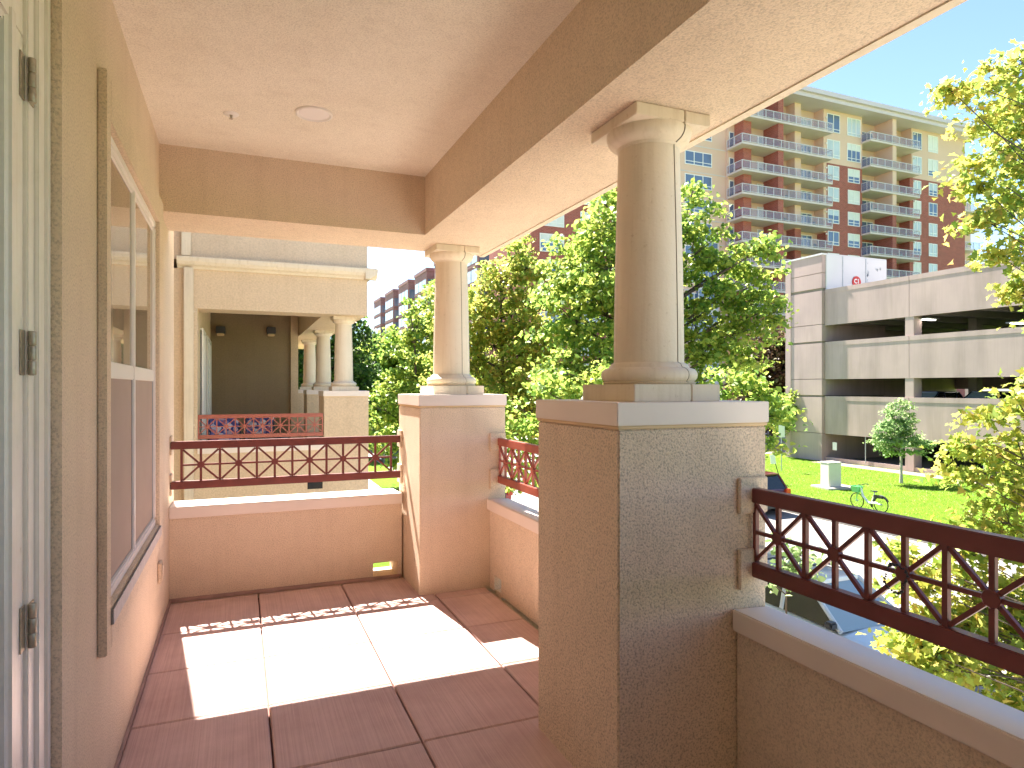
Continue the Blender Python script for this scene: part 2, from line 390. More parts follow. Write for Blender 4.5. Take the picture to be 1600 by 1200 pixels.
# window: two single-hung units side by side
wn = bp(lambda m: m.box(-.62, -.60, WY0, WY1, WZ0, WZ1), 'window', 'dark')
XF = XW + .010
def f(m):
    fw = .042
    for z0, z1 in ((WZ0, WZ0 + fw), (WZ1 - fw, WZ1)): m.box(XF - .09, XF, WY0, WY1, z0, z1)
    for y0, y1 in ((WY0, WY0 + fw), (WY1 - fw, WY1)): m.box(XF - .09, XF, y0, y1, WZ0 + fw, WZ1 - fw)
    ym = (WY0 + WY1) / 2 - .02
    m.box(XF - .09, XF - .002, ym - .022, ym + .022, WZ0 + fw, WZ1 - fw)
bp(f, 'frame', 'vinyl', wn, bevel=.006)
ym = (WY0 + WY1) / 2 - .02
zm = EYE + .065
def f(m):
    for a, b in ((WY0 + .042, ym - .022), (ym + .022, WY1 - .042)):
        m.box(XF - .05, XF - .004, a, b, zm - .03, zm + .035)                     # meeting rail
        m.box(XF - .06, XF - .006, a, a + .022, zm + .035, WZ1 - .042); m.box(XF - .06, XF - .006, b - .022, b, zm + .035, WZ1 - .042)
        m.box(XF - .06, XF - .006, a + .022, b - .022, WZ1 - .068, WZ1 - .042)
bp(f, 'sash', 'vinyl', wn, bevel=.004)
def f(m):
    for a, b in ((WY0 + .042, ym - .022), (ym + .022, WY1 - .042)): m.box(XF - .018, XF - .012, a + .022, b - .022, zm + .035, WZ1 - .068)
bp(f, 'glass_pane', 'glass', wn)
def f(m):
    for a, b in ((WY0 + .042, ym - .022), (ym + .022, WY1 - .042)): m.box(XF - .018, XF - .013, a + .012, b - .012, WZ0 + .054, zm - .03)
bp(f, 'insect_screen', 'screen', wn)
def f(m):
    for a, b in ((WY0 + .042, ym - .022), (ym + .022, WY1 - .042)):
        m.box(XF - .026, XF - .009, a, a + .012, WZ0 + .042, zm - .03); m.box(XF - .026, XF - .009, b - .012, b, WZ0 + .042, zm - .03); m.box(XF - .026, XF - .009, a + .012, b - .012, WZ0 + .042, WZ0 + .054)
bp(f, 'screen_frame', 'grey', wn, bevel=.002)
M['sillgrey'] = plain('grey_sealant_sill', (.50, .47, .46), .7, 0, .12, 20)
bp(lambda m: m.box(XW + t + .0005, XW + t + .010, WY0 - .01, WY1 + .02, WZ0 - .065, WZ0 - .002), 'sill', 'sillgrey', wn, bevel=.006)

# the glazed door, closed, hinged at its far side
dr = bp(lambda m: m.box(-.56, -.515, 1.06, 2.045, -.02, .17).box(-.56, -.515, 1.06, 1.19, .17, 2.45).box(-.56, -.515, 1.905, 2.045, .17, 2.45).box(-.56, -.515, 1.06, 2.045, 2.45, 2.63), 'door', 'doorpaint', bevel=.004)
def f(m):     # raised lite frame
    for y0, y1, z0, z1 in ((1.875, 1.93, .17, 2.46), (1.165, 1.22, .17, 2.46), (1.22, 1.875, 2.405, 2.46), (1.22, 1.875, .17, .225)):
        m.box(-.53, -.497, y0, y1, z0, z1)
bp(f, 'lite_frame', 'doorpaint', dr, bevel=.012, seg=3)
bp(lambda m: m.box(-.54, -.532, 1.2, 1.9, .2, 2.43), 'door_glass', 'paleglass', dr)
def f(m):
    m.box(-.60, -.505, 2.047, 2.102, -.02, 2.65)
    m.box(-.60, -.495, 2.102, 2.160, -.02, 2.69); m.box(-.60, -.4985, 2.160, 2.175, -.02, 2.69); m.box(-.60, -.4925, 2.175, 2.213, -.02, 2.695)
    m.box(-.60, -.495, .97, 1.055, -.02, 2.69); m.box(-.60, -.495, 1.055, 2.102, 2.65, 2.69)
bp(f, 'door_frame', 'doorpaint', dr, bevel=.004)
for zc in (.93, 1.637, 2.345, .26):
    def f(m):
        for k in range(3):
            m.lathe([(.0, -.0185), (.0085, -.0185), (.0095, -.016), (.0095, .016), (.0085, .0185), (.0, .0185)], (-.4975, 2.052, zc + (k - 1) * .0385), 16, caps=False)
        m.box(-.505, -.5015, 2.056, 2.088, zc - .058, zc + .058); m.box(-.514, -.511, 2.01, 2.045, zc - .058, zc + .058)
    bp(f, 'hinge', 'steel', dr, smooth=True)

# outlet cover
oc = empty('outlet_cover', (XW, 4.6, .34), 0, 'small peach painted outlet cover low on the wall beneath the window', 'outlet cover')
MB(oc.location).box(XW + .001, XW + .022, 4.56, 4.66, .335, .465).build('cover_plate', 'stucco', oc, bevel=.006)
MB(oc.location).box(XW + .022, XW + .028, 4.575, 4.645, .35, .45).build('flap', 'stucco', oc, bevel=.004)

# ------------------------------------------------------------------ parapets
def parapet(name_label, x0, x1, y0, y1, holes, copex, copey, group='balcony parapets'):
    r = empty('parapet_wall', ((x0 + x1) / 2, (y0 + y1) / 2, 0), 0, name_label, 'parapet', group)
    o = tuple(r.location); m = MB(o)
    if holes:
        a, b, h, ax = holes
        if ax == 'x': m.box(x0, a, y0, y1, 0.0, .605); m.box(b, x1, y0, y1, 0.0, .605); m.box(a, b, y0, y1, h, .605); m.box(a, b, y0 + .01, y1, -.03, .012)
        else: m.box(x0, x1, y0, a, 0.0, .605); m.box(x0, x1, b, y1, 0.0, .605); m.box(x0, x1, a, b, h, .605); m.box(x0 + .01, x1, a, b, -.03, .012)
    else: m.box(x0, x1, y0, y1, 0.0, .605)
    w = m.build('stucco_body', 'stucco', r)
    MB(o).box(x0, x1, y0, y1, -.36, -.03).build('lower_body', 'stucco', r)
    c = MB(o); cx0, cx1, cy0, cy1 = x0 - copex[0], x1 + copex[1], y0 - copey[0], y1 + copey[1]
    s = .010   # gentle fall outwards
    if copex[0]: c.add([(cx0, cy0, .605), (cx1, cy0, .605), (cx1, cy1, .605), (cx0, cy1, .605), (cx0, cy0, .688), (cx1, cy0, .688 - s), (cx1, cy1, .688 - s), (cx0, cy1, .688)], [(0, 3, 2, 1), (4, 5, 6, 7), (0, 1, 5, 4), (1, 2, 6, 5), (2, 3, 7, 6), (3, 0, 4, 7)])
    else: c.add([(cx0, cy0, .605), (cx1, cy0, .605), (cx1, cy1, .605), (cx0, cy1, .605), (cx0, cy0, .688), (cx1, cy0, .688), (cx1, cy1, .688 - s), (cx0, cy1, .688 - s)], [(0, 3, 2, 1), (4, 5, 6, 7), (0, 1, 5, 4), (1, 2, 6, 5), (2, 3, 7, 6), (3, 0, 4, 7)])
    c.build('coping', 'cap', r, bevel=.005)
    return r
parapet('low stucco parapet at the far end of the balcony, its coping in full sun', XW + .001, 1.222, YE, 5.60, (.99, 1.19, .136, 'x'), (0, 0), (.026, .02))
parapet('low stucco parapet between the two pillars on the street side', 1.79, 1.925, 2.724, 4.76, (4.52, 4.66, .12, 'y'), (.026, .02), (0, 0))
parapet('low stucco parapet right of the near pillar, under the closest red railing', 1.79, 1.925, -.01, 2.023, None, (.026, .02), (0, 0))
bp(lambda m: m.box(XW + .001, XBO, -3.3, -3.1, LZ, 3.9), 'dividing_wall', 'stucco')

parapet('low stucco parapet behind the viewpoint on the street side', 1.79, 1.925, -3.1, -.712, None, (.026, .02), (0, 0))

# ------------------------------------------------------------------ pillars: stucco pedestal + round column
def make_pillar(label, x, y, group, detail=True, stucc='stucco', half=.349):
    r = empty('pillar', (x, y, 0), 0, label, 'pillar', group)
    h = half
    p = MB().box(-h + .006, h - .006, -h + .006, h - .006, -.36, 1.396).build('pedestal', stucc, r, bevel=.006)
    MB().box(-h + .002, h - .002, -h + .002, h - .002, 1.396, 1.409).build('cap_bead', 'bead', p, bevel=.003)
    MB().box(-h - .002, h + .002, -h - .002, h + .002, 1.409, 1.492).build('pedestal_cap', 'cap', r, bevel=.003)
    cy = -.03
    m = MB(); q = .205
    if detail:   # plinth in two blocks with an open joint
        m.box(-q, .062, cy - q, cy + q, 1.492, 1.56); m.box(.065, q, cy - q, cy + q, 1.492, 1.56)
    else: m.box(-q, q, cy - q, cy + q, 1.492, 1.56)
    m.build('plinth', 'trim', r, bevel=.003)
    prof = [(.10, 1.56), (.188, 1.56), (.196, 1.568)]
    prof += [(.170 + .030 * cos(a), 1.598 + .030 * sin(a)) for a in [radians(x) for x in range(-60, 91, 15)]]
    prof += [(.166, 1.632), (.160, 1.644), (.1475, 1.650), (.1465, 1.655), (.10, 1.655)]
    MB().lathe(prof, (0, cy, 0), 64, caps=False).build('column_base', 'trim', r, smooth=True)
    sh = []
    for i in range(13):
        k = i / 12; sh.append((.146 - .019 * k ** 1.5, 1.650 + k * .90))
    MB().lathe([(.05, 1.65)] + sh + [(.05, 2.55)], (0, cy, 0), 64, caps=False).build('shaft', 'trim', r, smooth=True)
    cp = [(.05, 2.540), (.128, 2.540), (.131, 2.543), (.133, 2.550)]
    cp += [(.128 + .047 * sin(a), 2.604 - .05 * cos(a)) for a in [radians(x) for x in range(20, 101, 10)]] + [(.172, 2.6125), (.05, 2.6125)]
    MB().lathe(cp, (0, cy, 0), 64, caps=False).build('capital', 'trim', r, smooth=True)
    m = MB(); q = .178
    if detail: m.box(-q, .050, cy - q, cy + q, 2.6125, ZB - .001); m.box(.0535, q, cy - q, cy + q, 2.6125, ZB - .001)
    else: m.box(-q, q, cy - q, cy + q, 2.6125, ZB - .001)
    m.build('abacus', 'trim', r, bevel=.003)
    if detail:
        a = radians(-72)
        m = MB(); pts = [( (rr + .0008) * cos(a), (rr + .0008) * sin(a) + cy, z) for rr, z in sh]
        m.tube(pts, .0022, 6)
        pts = [((rr + .0005) * cos(a + .05), (rr + .0005) * sin(a + .05) + cy, z) for rr, z in cp[3:-2]]
        m.tube(pts, .0030, 6)
        pts = [((rr + .0004) * cos(a), (rr + .0004) * sin(a) + cy, z) for rr, z in prof[2:-2]]
        m.tube(pts, .0014, 6)
        m.build('joint_seam', 'caulk', r)
    return r
PX, PYN, PYF = 1.599, 2.372, 5.105
pn = make_pillar('nearest pillar, speckled stucco pedestal with round column, beside the street railing', PX, PYN, 'balcony pillars', True, 'stucco_pier')
pf = make_pillar('corner pillar at the far end of the balcony where both parapets meet', PX - .02, PYF, 'balcony pillars')
pb = make_pillar('pillar behind the viewpoint on the street side', PX, -.361, 'balcony pillars')
def pads(r, boxes):
    m = MB()
    for b in boxes: m.box(*b)
    m.build('mounting_pad', 'stucco', r, bevel=.004)
for z0, z1 in ((1.055, 1.195), (.76, .915)):
    pads(pn, [(.195, .335, -.362, -.343 + .0, z0, z1)]); pads(pn, [(.195, .335, .343, .357, z0, z1)])
    pads(pf, [(.21, .34, -.362, -.343, z0, z1)]); pads(pf, [(-.362, -.343, .20, .335, z0, z1)])

# ------------------------------------------------------------------ railings
def make_rail(label, loc, rz, L, n, start, mat, group, z=0):
    """along local +x; z of top rail etc. above the balcony floor"""
    r = empty('railing', loc, rz, label, 'railing', group)
    T = .040
    for nm, z0, z1 in (('top_rail', 1.097, 1.1535), ('bottom_rail', .8065, .8635)):
        MB().box(0, L, -T / 2, T / 2, z + z0, z + z1).build(nm, mat, r, bevel=.003)
    w = (L - 2 * start) / n; zc = z + .98; hh = .1165; bw = .0165
    up0 = None; st0 = None
    for k in range(n + 1):
        x = start + k * w; x = min(max(x, bw / 2 + .001), L - bw / 2 - .001)
        if up0 is None:
            up0 = MB().box(-bw / 2, bw / 2, -bw / 2, bw / 2, zc - hh, zc + hh).build('upright', mat, r); o = up0
        else: o = up0.copy(); COL.objects.link(o); o.parent = r
        o.location = (x, 0, 0)
    for k in range(n):
        x = start + (k + .5) * w
        if st0 is None:
            m = MB(); d = w / 2
            m.box(-bw / 2, bw / 2, -bw / 2 + .001, bw / 2 - .001, zc - hh, zc + hh)
            m.box(-d + bw / 2, d - bw / 2, -bw / 2 + .002, bw / 2 - .002, zc - bw * .42, zc + bw * .42)
            for sx in (-1, 1):
                for sz in (-1, 1): m.beam((0, 0, zc), (sx * (d - bw * .6), 0, zc + sz * (hh - bw * .35)), bw * .85, bw * .72)
            m.lathe([(.0, -.0125), (.024, -.0125), (.027, -.010), (.027, .010), (.024, .0125), (0, .0125)], (0, 0, zc), 8, axis=1, caps=False)
            st0 = m.build('star_brace', mat, r); o = st0
        else: o = st0.copy(); COL.objects.link(o); o.parent = r
        o.location = (x, 0, 0)
    return r
make_rail('dark maroon railing with star braces across the far end of the balcony', (XW + .002, 5.34, 0), 0, 1.222 - XW - .004, 6, .075, 'maroon', 'balcony railings')
make_rail('red railing seen between the two pillars on the street side', (1.87, 2.726, 0), pi / 2, 2.028, 8, .0, 'litrail', 'balcony railings')
make_rail('closest maroon railing at lower right, with a bead chain hung on it', (1.872, -.008, 0), pi / 2, 2.028, 8, .0, 'maroon', 'balcony railings')
make_rail('maroon railing behind the viewpoint on the street side', (1.872, -3.09, 0), pi / 2, 2.378, 9, .0, 'maroon', 'balcony railings')
# far-end rail leans on the wall: mounting pads there
bp(lambda m: m.box(XW, XW + .014, 5.32, 5.44, 1.055, 1.195).box(XW, XW + .014, 5.32, 5.44, .76, .915), 'mounting_pad', 'stucco', wall, bevel=.004)
# bead chain
ch = MB(); rnd = random.Random(4)
cx, cy, cz = 1.846, 1.395, .985
for k in range(44):
    a = 2 * pi * k / 44
    p = (cx + .007 * sin(3 * a) - .004, cy + .034 * cos(a) + .003 * rnd.uniform(-1, 1), cz - .018 + .044 * sin(a) + .003 * rnd.uniform(-1, 1))
    r_ = rnd.choice((.0032, .0032, .0048))
    ch.lathe([(0, -r_), (r_ * .8, -r_ * .6), (r_, 0), (r_ * .8, r_ * .6), (0, r_)], p, 8, caps=False)
chain = ch.build('bead_chain', 'blackp', smooth=True)
tag(chain, 'little dark bead chain looped over a star brace of the closest railing', 'chain')

# ceiling fittings
dl = empty('ceiling_light', (.386, 4.145 - .32, ZC), 0, 'round white flush light in the balcony ceiling', 'ceiling light')
MB().lathe([(.0, -.004), (.083, -.004), (.092, -.012), (.100, -.009), (.102, 0)], seg=48, caps=False).build('trim_ring', 'white', dl, smooth=True)
MB().lathe([(.0, -.0055), (.08, -.0055), (.082, -.003)], seg=48, caps=False).build('lens', 'vinyl', dl, smooth=True)
sp = empty('fire_sprinkler', (-.044, 4.06 - .05, ZC), 0, 'small white sprinkler head left of the round ceiling light', 'sprinkler')
MB().lathe([(.012, -.010), (.034, -.008), (.041, -.003), (.042, 0)], seg=32, caps=False).build('escutcheon', 'white', sp, smooth=True)
MB().lathe([(.0, -.030), (.010, -.030), (.010, -.027), (.004, -.026), (.006, -.01), (.012, 0)], seg=20, caps=False).build('deflector', 'steel', sp, smooth=True)

# ------------------------------------------------------------------ neighbouring wing
NY = 10.25; OX = -.06
no = (0, NY, LZ)
N = empty('neighbouring_wing', no, 0, 'tan stucco wing beyond the end parapet, with its own shaded balcony', 'building')
def np_(fn, name, mat, parent=N, **k):
    m = MB(no); fn(m); return m.build(name, mat, parent, **k)
RX = 1.83
def f(m):
    m.box(-7, -.55, NY, 20, LZ, 2.66); m.box(-.55, 1.19, NY, NY + .3, LZ, .605)
    m.box(1.19, RX - .02, NY + .01, 20, LZ, -.36); m.box(-7, -.55, NY, 20, 2.66, 3.21)
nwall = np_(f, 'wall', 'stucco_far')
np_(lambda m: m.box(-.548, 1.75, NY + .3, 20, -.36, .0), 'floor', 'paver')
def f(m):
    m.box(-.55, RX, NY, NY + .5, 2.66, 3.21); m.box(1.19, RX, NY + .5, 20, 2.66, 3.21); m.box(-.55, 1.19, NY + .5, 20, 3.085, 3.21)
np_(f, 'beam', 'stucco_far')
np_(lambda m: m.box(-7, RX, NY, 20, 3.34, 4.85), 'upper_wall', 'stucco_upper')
def f(m):
    pts = [(NY + .05, 3.21), (NY - .03, 3.21), (NY - .05, 3.235), (NY - .10, 3.26), (NY - .13, 3.30), (NY - .14, 3.34), (NY - .14, 3.365), (NY + .05, 3.375)]
    m.prism(pts, 0, -.80, RX + .14)
    pts = [(RX - .05, 3.21), (RX + .03, 3.21), (RX + .05, 3.235), (RX + .10, 3.26), (RX + .13, 3.30), (RX + .142, 3.34), (RX + .142, 3.366), (RX - .05, 3.376)]
    m.prism(pts, 1, NY - .138, 20)
np_(f, 'cornice', 'trim')
np_(lambda m: m.box(-.55, 1.19, NY - .02, NY + .32, .605, .683).box(1.62, 1.80, NY + .8, 19.9, .605, .683), 'coping', 'cap', bevel=.005)
np_(lambda m: m.box(1.64, 1.78, NY + .8, 19.9, -.36, .605), 'side_parapet', 'stucco_far')
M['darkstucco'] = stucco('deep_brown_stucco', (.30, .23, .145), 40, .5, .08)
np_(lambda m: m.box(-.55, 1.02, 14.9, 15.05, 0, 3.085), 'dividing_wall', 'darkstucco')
np_(lambda m: m.box(1.02, 1.17, 14.85, 15.1, 0, 3.085), 'pilaster', 'stucco_far')
np_(lambda m: m.box(.94, 1.16, NY - .004, NY + .05, .02, .14), 'scupper', 'dark')
# balcony door and window frames on the neighbour's inner wall
for y0, y1 in ((11.0, 12.0), (12.6, 14.2)):
    def f(m):
        for a, b in ((y0, y0 + .07), ((y0 + y1) / 2 - .03, (y0 + y1) / 2 + .03), (y1 - .07, y1)): m.box(-.55, -.51, a, b, .05 if y0 < 12 else .7, 2.45)
        m.box(-.55, -.51, y0 + .07, y1 - .07, 2.38, 2.45)
    d_ = np_(f, 'door' if y0 < 12 else 'window', 'white', bevel=.004)
    np_(lambda m: m.box(-.548, -.53, y0, y1, .1 if y0 < 12 else .75, 2.42), 'pane', 'paleglass', d_)
# downspout
def f(m):
    m.box(-.745, -.625, NY - .11, NY - .02, 3.376, 4.85); m.box(-.715, -.595, NY - .11, NY - .02, LZ, 3.215)
    for z in (1.0, 2.6, -1.5): m.box(-.73, -.58, NY - .02, NY, z, z + .03)
np_(f, 'downspout', 'trim', bevel=.008)
for i, (yy, lb) in enumerate(((NY + .45, 'front pillar of the neighbouring balcony, at its street corner'), (NY + 3.18, 'second pillar of the neighbouring balcony, just behind the front one'), (NY + 5.91, 'third pillar of the neighbouring balcony, farthest of the row'))):
    make_pillar(lb, 1.53, yy, 'pillars of the neighbouring balcony', False, 'stucco_far', .345)
make_rail('maroon railing coloured lighter as if sunlit on the neighbouring balcony', (-.549, NY + .12, 0), 0, 1.728, 7, .0, 'litrail', 'railings of the neighbouring balcony')
for x, z in ((-.36, 2.62), (.62, 2.64)):
    sc = empty('wall_sconce', (x, 14.9, z), 0, 'dark box wall light at the ' + ('left' if x < 0 else 'right') + ' end of the neighbouring balcony back wall', 'wall light', 'sconces on the neighbouring balcony')
    MB().box(-.09, .09, -.16, 0, .04, .18).build('housing', 'blackp', sc, bevel=.008)
    MB().box(-.07, .07, -.14, -.02, -.01, .04).build('shade', 'bead', sc, bevel=.01)
# patio furniture behind the neighbour's railing
def chair(loc, rz, label):
    c = empty('patio_chair', loc, rz, label, 'chair', 'patio chairs of the neighbouring balcony')
    for x in (-.26, .26):
        m = MB(); m.tube([(x, -.25, 0), (x, -.25, .62), (x, .2, .62), (x, .3, .95)], .014, 8); m.build('arm_frame', 'blackp', c, smooth=True)
        m = MB(); m.tube([(x, .25, 0), (x, .22, .60)], .014, 8); m.build('leg', 'blackp', c, smooth=True)
    MB().box(-.24, .24, -.24, .24, .36, .48).build('seat_cushion', 'fabric', c, bevel=.03, seg=3)
    m = MB(); m.add([(-.25, .20, .46), (.25, .20, .46), (.25, .32, .44), (-.25, .32, .44), (-.25, .28, 1.02), (.25, .28, 1.02), (.25, .40, 1.00), (-.25, .40, 1.00)], [(0, 3, 2, 1), (4, 5, 6, 7), (0, 1, 5, 4), (1, 2, 6, 5), (2, 3, 7, 6), (3, 0, 4, 7)])
    m.build('back_cushion', 'fabric', c, bevel=.03, seg=3)
    return c
chair((-.16, 11.9, 0), radians(18), 'patio chair with blue floral cushions, left one behind the red railing')
chair((.28, 12.9, 0), radians(-14), 'patio chair with blue floral cushions, nearer the middle of the red railing')
tb = empty('patio_table', (.45, 11.6, 0), 0, 'low dark patio table behind the red railing', 'table')
MB().lathe([(0, .70), (.32, .70), (.33, .715), (.32, .73), (0, .73)], seg=32, caps=False).build('table_top', 'blackp', tb, smooth=True)
for k in range(4):
    a = pi / 4 + k * pi / 2
    MB().tube([(.25 * cos(a), .25 * sin(a), 0), (.22 * cos(a), .22 * sin(a), .70)], .014, 8).build('leg', 'blackp', tb)

# ------------------------------------------------------------------ trees
def leafmesh(name, P, N_, size, rng, mat, parent, shape):
    n = len(P)
    if shape == 'maple':
        t = np.array([(0, -.5), (.11, -.30), (.36, -.36), (.25, -.10), (.46, .10), (.22, .18), (.15, .38), (0, .66), (-.15, .38), (-.22, .18), (-.46, .10), (-.25, -.10), (-.36, -.36), (-.11, -.30)])
    elif shape == 'tri': t = np.array([(0, -.5), (.36, -.05), (.0, .55), (-.36, -.05)])
    else: t = np.array([(0, -.5), (.34, -.12), (.26, .25), (0, .52), (-.26, .25), (-.34, -.12)])
    k = len(t)
    a = rng.normal(size=(n, 3)); a -= N_ * (a * N_).sum(1, keepdims=True); a /= np.linalg.norm(a, axis=1, keepdims=True) + 1e-9
    b = np.cross(N_, a)
    s = size * rng.uniform(.65, 1.25, n)
    co = P[:, None, :] + (a[:, None, :] * t[None, :, 0:1] + b[:, None, :] * t[None, :, 1:2]) * s[:, None, None]
    curl = (np.abs(t[:, 0]) * .35 + (t[:, 1] ** 2) * -.3)[None, :, None] * N_[:, None, :] * s[:, None, None]
    co = (co + curl).reshape(-1, 3)
    me = bpy.data.meshes.new(name); me.vertices.add(n * k); me.vertices.foreach_set('co', co.ravel().astype(np.float32))
    me.loops.add(n * k); me.loops.foreach_set('vertex_index', np.arange(n * k, dtype=np.int32))
    me.polygons.add(n); me.polygons.foreach_set('loop_start', np.arange(0, n * k, k, dtype=np.int32)); me.polygons.foreach_set('loop_total', np.full(n, k, dtype=np.int32))
    me.update(calc_edges=True); me.validate()
    me.materials.append(M[mat]); o = bpy.data.objects.new(name, me); COL.objects.link(o); o.parent = parent; return o
def tree(name, label, base, blobs, leaf_size, mat, seed, trunk_r=.14, shape='oval', dens=1.0, bark='bark', group=None, per=38, lean=(0, 0), cluster=None, limb=1.0):
    """blobs: (x, y, z, r) lumps of crown; limbs reach each of them, leaves sit on twig ends"""
    rng = np.random.default_rng(seed); rn = random.Random(seed)
    base = Vector(base); r = empty(name, base, 0, label, 'tree', group)
    bl = [(Vector(b[:3]) - base, b[3]) for b in blobs]
    top = max(b[0].z for b in bl); cen = sum((b[0] for b in bl), Vector()) / len(bl)
    low = min(b[0].z - b[1] for b in bl)
    m = MB()
    tp = []; H = top * .92
    for i in range(9):
        k = i / 8; w = max(0, k - .25) / .75
        tp.append(Vector((lean[0] * k + cen.x * w * .8 + rn.uniform(-.05, .05) * H * .12 * (i > 0), lean[1] * k + cen.y * w * .8 + rn.uniform(-.05, .05) * H * .12 * (i > 0), H * k)))
    m.tube(tp, [trunk_r * (1.25 if i == 0 else 1) * (1 - .88 * i / 8) for i in range(9)], 10)
    P = []; Q = []
    for c, rad in bl:
        # limb from the trunk, leaving lower than its lump
        k = min(.9, max(.25, (c.z - Vector((c.x, c.y, 0)).length * .55) / H)); j = k * 8; i0 = int(j); s = tp[i0].lerp(tp[min(8, i0 + 1)], j - i0)
        mid = s.lerp(c, .5) + Vector((rn.uniform(-1, 1), rn.uniform(-1, 1), rn.uniform(-.2, .8))) * (c - s).length * .12
        rr = trunk_r * .38 * (1 - k * .5) * limb
        m.tube([s, mid, c], [rr, rr * .7, rr * .35], 6)
        ncl = max(4, int(dens * 16 * (rad / .8) ** 2))
        for q in range(ncl):
            d = Vector(rng.normal(size=3)); d.normalize(); e = c + d * rad * (rn.uniform(.35, 1.12)); e.z -= rad * .1
            if q % 2 == 0 or rad > 1.2: m.tube([c.lerp(mid, .15), c.lerp(e, .55) + Vector((0, 0, .05 * rad)), e], [rr * .3 + .004, rr * .18 + .003, .003], 4)
            cl = (cluster or .22) * (.7 + .6 * rn.random()) * (1 if cluster else max(1, rad))
            pts = rng.normal(size=(per, 3)) * np.array([cl, cl, cl * .45]) * .75 + np.array(e)
            pts[:, 2] -= (np.linalg.norm(pts[:, :2] - np.array(e)[:2], axis=1)) * .25
            P.append(pts)
            nn = rng.normal(size=(per, 3)) * .75 + np.array([d.x * .35, d.y * .35, .75 + max(0, d.z) * .3]); Q.append(nn / (np.linalg.norm(nn, axis=1, keepdims=True) + 1e-9))
    tr = m.build('trunk', bark, r, smooth=True)
    leafmesh('crown', np.concatenate(P), np.concatenate(Q), leaf_size, rng, mat, r, shape)
    return r
def blobs(lst): return [(*at(u, v, d), rr) for u, v, d, rr in lst]

GT = 'trees along the street'
def gb(u, d): p = at(u, 600, d); return (p[0], p[1], LZ - .02)
# big maple behind the near pillar
tree('maple_tree', 'large green maple rising behind the near pillar on both sides of its column', gb(1012, 16.5), blobs([
    (945, 318, 16, .55), (925, 360, 16.5, .8), (965, 350, 15.5, .8), (895, 420, 16.5, .9), (950, 420, 15.5, 1.1), (1010, 330, 17, 1.2), (1012, 420, 17.5, 1.3), (1080, 310, 16.2, .42), (1092, 345, 16, .62),
    (1085, 400, 16, .85), (1150, 415, 16, .62), (1180, 395, 15.5, .45), (1195, 385, 15.5, .3), (1120, 450, 16, .9), (1180, 470, 16, .7), (1208, 482, 15.5, .45), (1090, 500, 16, 1.0), (1150, 520, 16, .85), (1195, 440, 16, .5),
    (1100, 565, 16, .7), (1160, 560, 16.5, .5), (1010, 500, 17, 1.4), (940, 490, 16, 1.1), (890, 500, 16, .9), (930, 560, 15.5, 1.0), (1010, 580, 16, 1.2), (880, 570, 16, .9), (915, 630, 15.5, .8), (865, 455, 17, .6), (1060, 620, 16.5, .6)]),
    .135, 'leafgreen', 11, .16, 'oval', 1.25, group=GT)
tree('maple_tree', 'yellow-green maple with golden top between the two columns', gb(786, 20), blobs([
    (812, 385, 19.5, .55), (826, 415, 19.5, .7), (790, 440, 20, .9), (755, 450, 20, .8), (745, 490, 19.5, .9), (800, 490, 20, 1.1), (850, 480, 20, .9), (770, 540, 20, 1.1), (820, 550, 19.5, 1.1), (720, 540, 20.5, 1.1),
    (860, 540, 20, .9), (750, 600, 20, 1.0), (800, 610, 19.5, 1.1), (850, 610, 19, 1.0), (700, 470, 21, .8), (705, 600, 20.5, .9), (770, 655, 19, .8), (825, 655, 18.5, .8)]),
    .135, 'leafgold', 12, .15, 'oval', 1.4, group=GT)
tree('maple_tree', 'low bright green maple peeking past both sides of the near pedestal', gb(1010, 12.2), blobs([
    (1140, 600, 12, .36), (1160, 588, 12, .28), (1180, 612, 12, .34), (1205, 628, 12, .28), (1150, 640, 12, .45), (1215, 645, 11.8, .22), (1100, 640, 12, .5), (1040, 650, 12.3, .7), (960, 650, 12.3, .7), (900, 640, 12.3, .6),
    (850, 610, 12.5, .5), (812, 640, 12.5, .45), (800, 672, 12.3, .38), (835, 665, 12, .45), (880, 580, 13, .5), (800, 700, 12.5, .4), (930, 600, 12.8, .6), (830, 740, 12, .4), (790, 735, 12.6, .35), (1200, 690, 12, .3)]),
    .12, 'leafgreen', 13, .10, 'oval', 1.15, group=GT)
tree('maple_tree', 'light green maple just left of the far column in front of the distant flats', gb(664, 26), blobs([
    (668, 462, 26, .75), (655, 495, 26, .9), (632, 520, 26, .7), (680, 520, 26.5, 1.2), (650, 550, 26, 1.1), (690, 590, 26, 1.2), (640, 590, 26, .9), (615, 610, 25.5, .8), (600, 640, 25, .75), (640, 650, 25, .9), (590, 670, 24.5, .6), (610, 690, 24, .7), (665, 640, 25, 1.0), (620, 700, 24, .6), (592, 610, 26, .5)]),
    .17, 'leafgreen', 14, .15, 'oval', .9, group=GT)
tree('oak_tree', 'dense dark green tree seen between the columns of the neighbouring balcony', gb(505, 30), blobs([
    (470, 560, 30, 1.6), (520, 520, 30, 1.5), (555, 510, 30, .8), (540, 560, 30, 1.5), (500, 600, 30, 1.6), (560, 570, 31, .8), (480, 510, 30, 1.2), (560, 600, 30, 1.0), (450, 600, 30, 1.5), (530, 640, 30, 1.4)]),
    .2, 'leafdark', 15, .2, 'oval', .9)
tree('oak_tree', 'hazy golden-green tree far up the street below the mauve flats', gb(592, 62), blobs([
    (585, 570, 62, 2.2), (600, 590, 62, 2.6), (575, 600, 62, 2.6), (620, 600, 60, 2.4), (605, 625, 60, 2.5), (570, 630, 60, 2.6), (560, 585, 63, 2.2), (640, 620, 62, 2.5), (590, 650, 58, 2.0)]),
    .38, 'leafgold', 16, .3, 'oval', .9, cluster=.7)
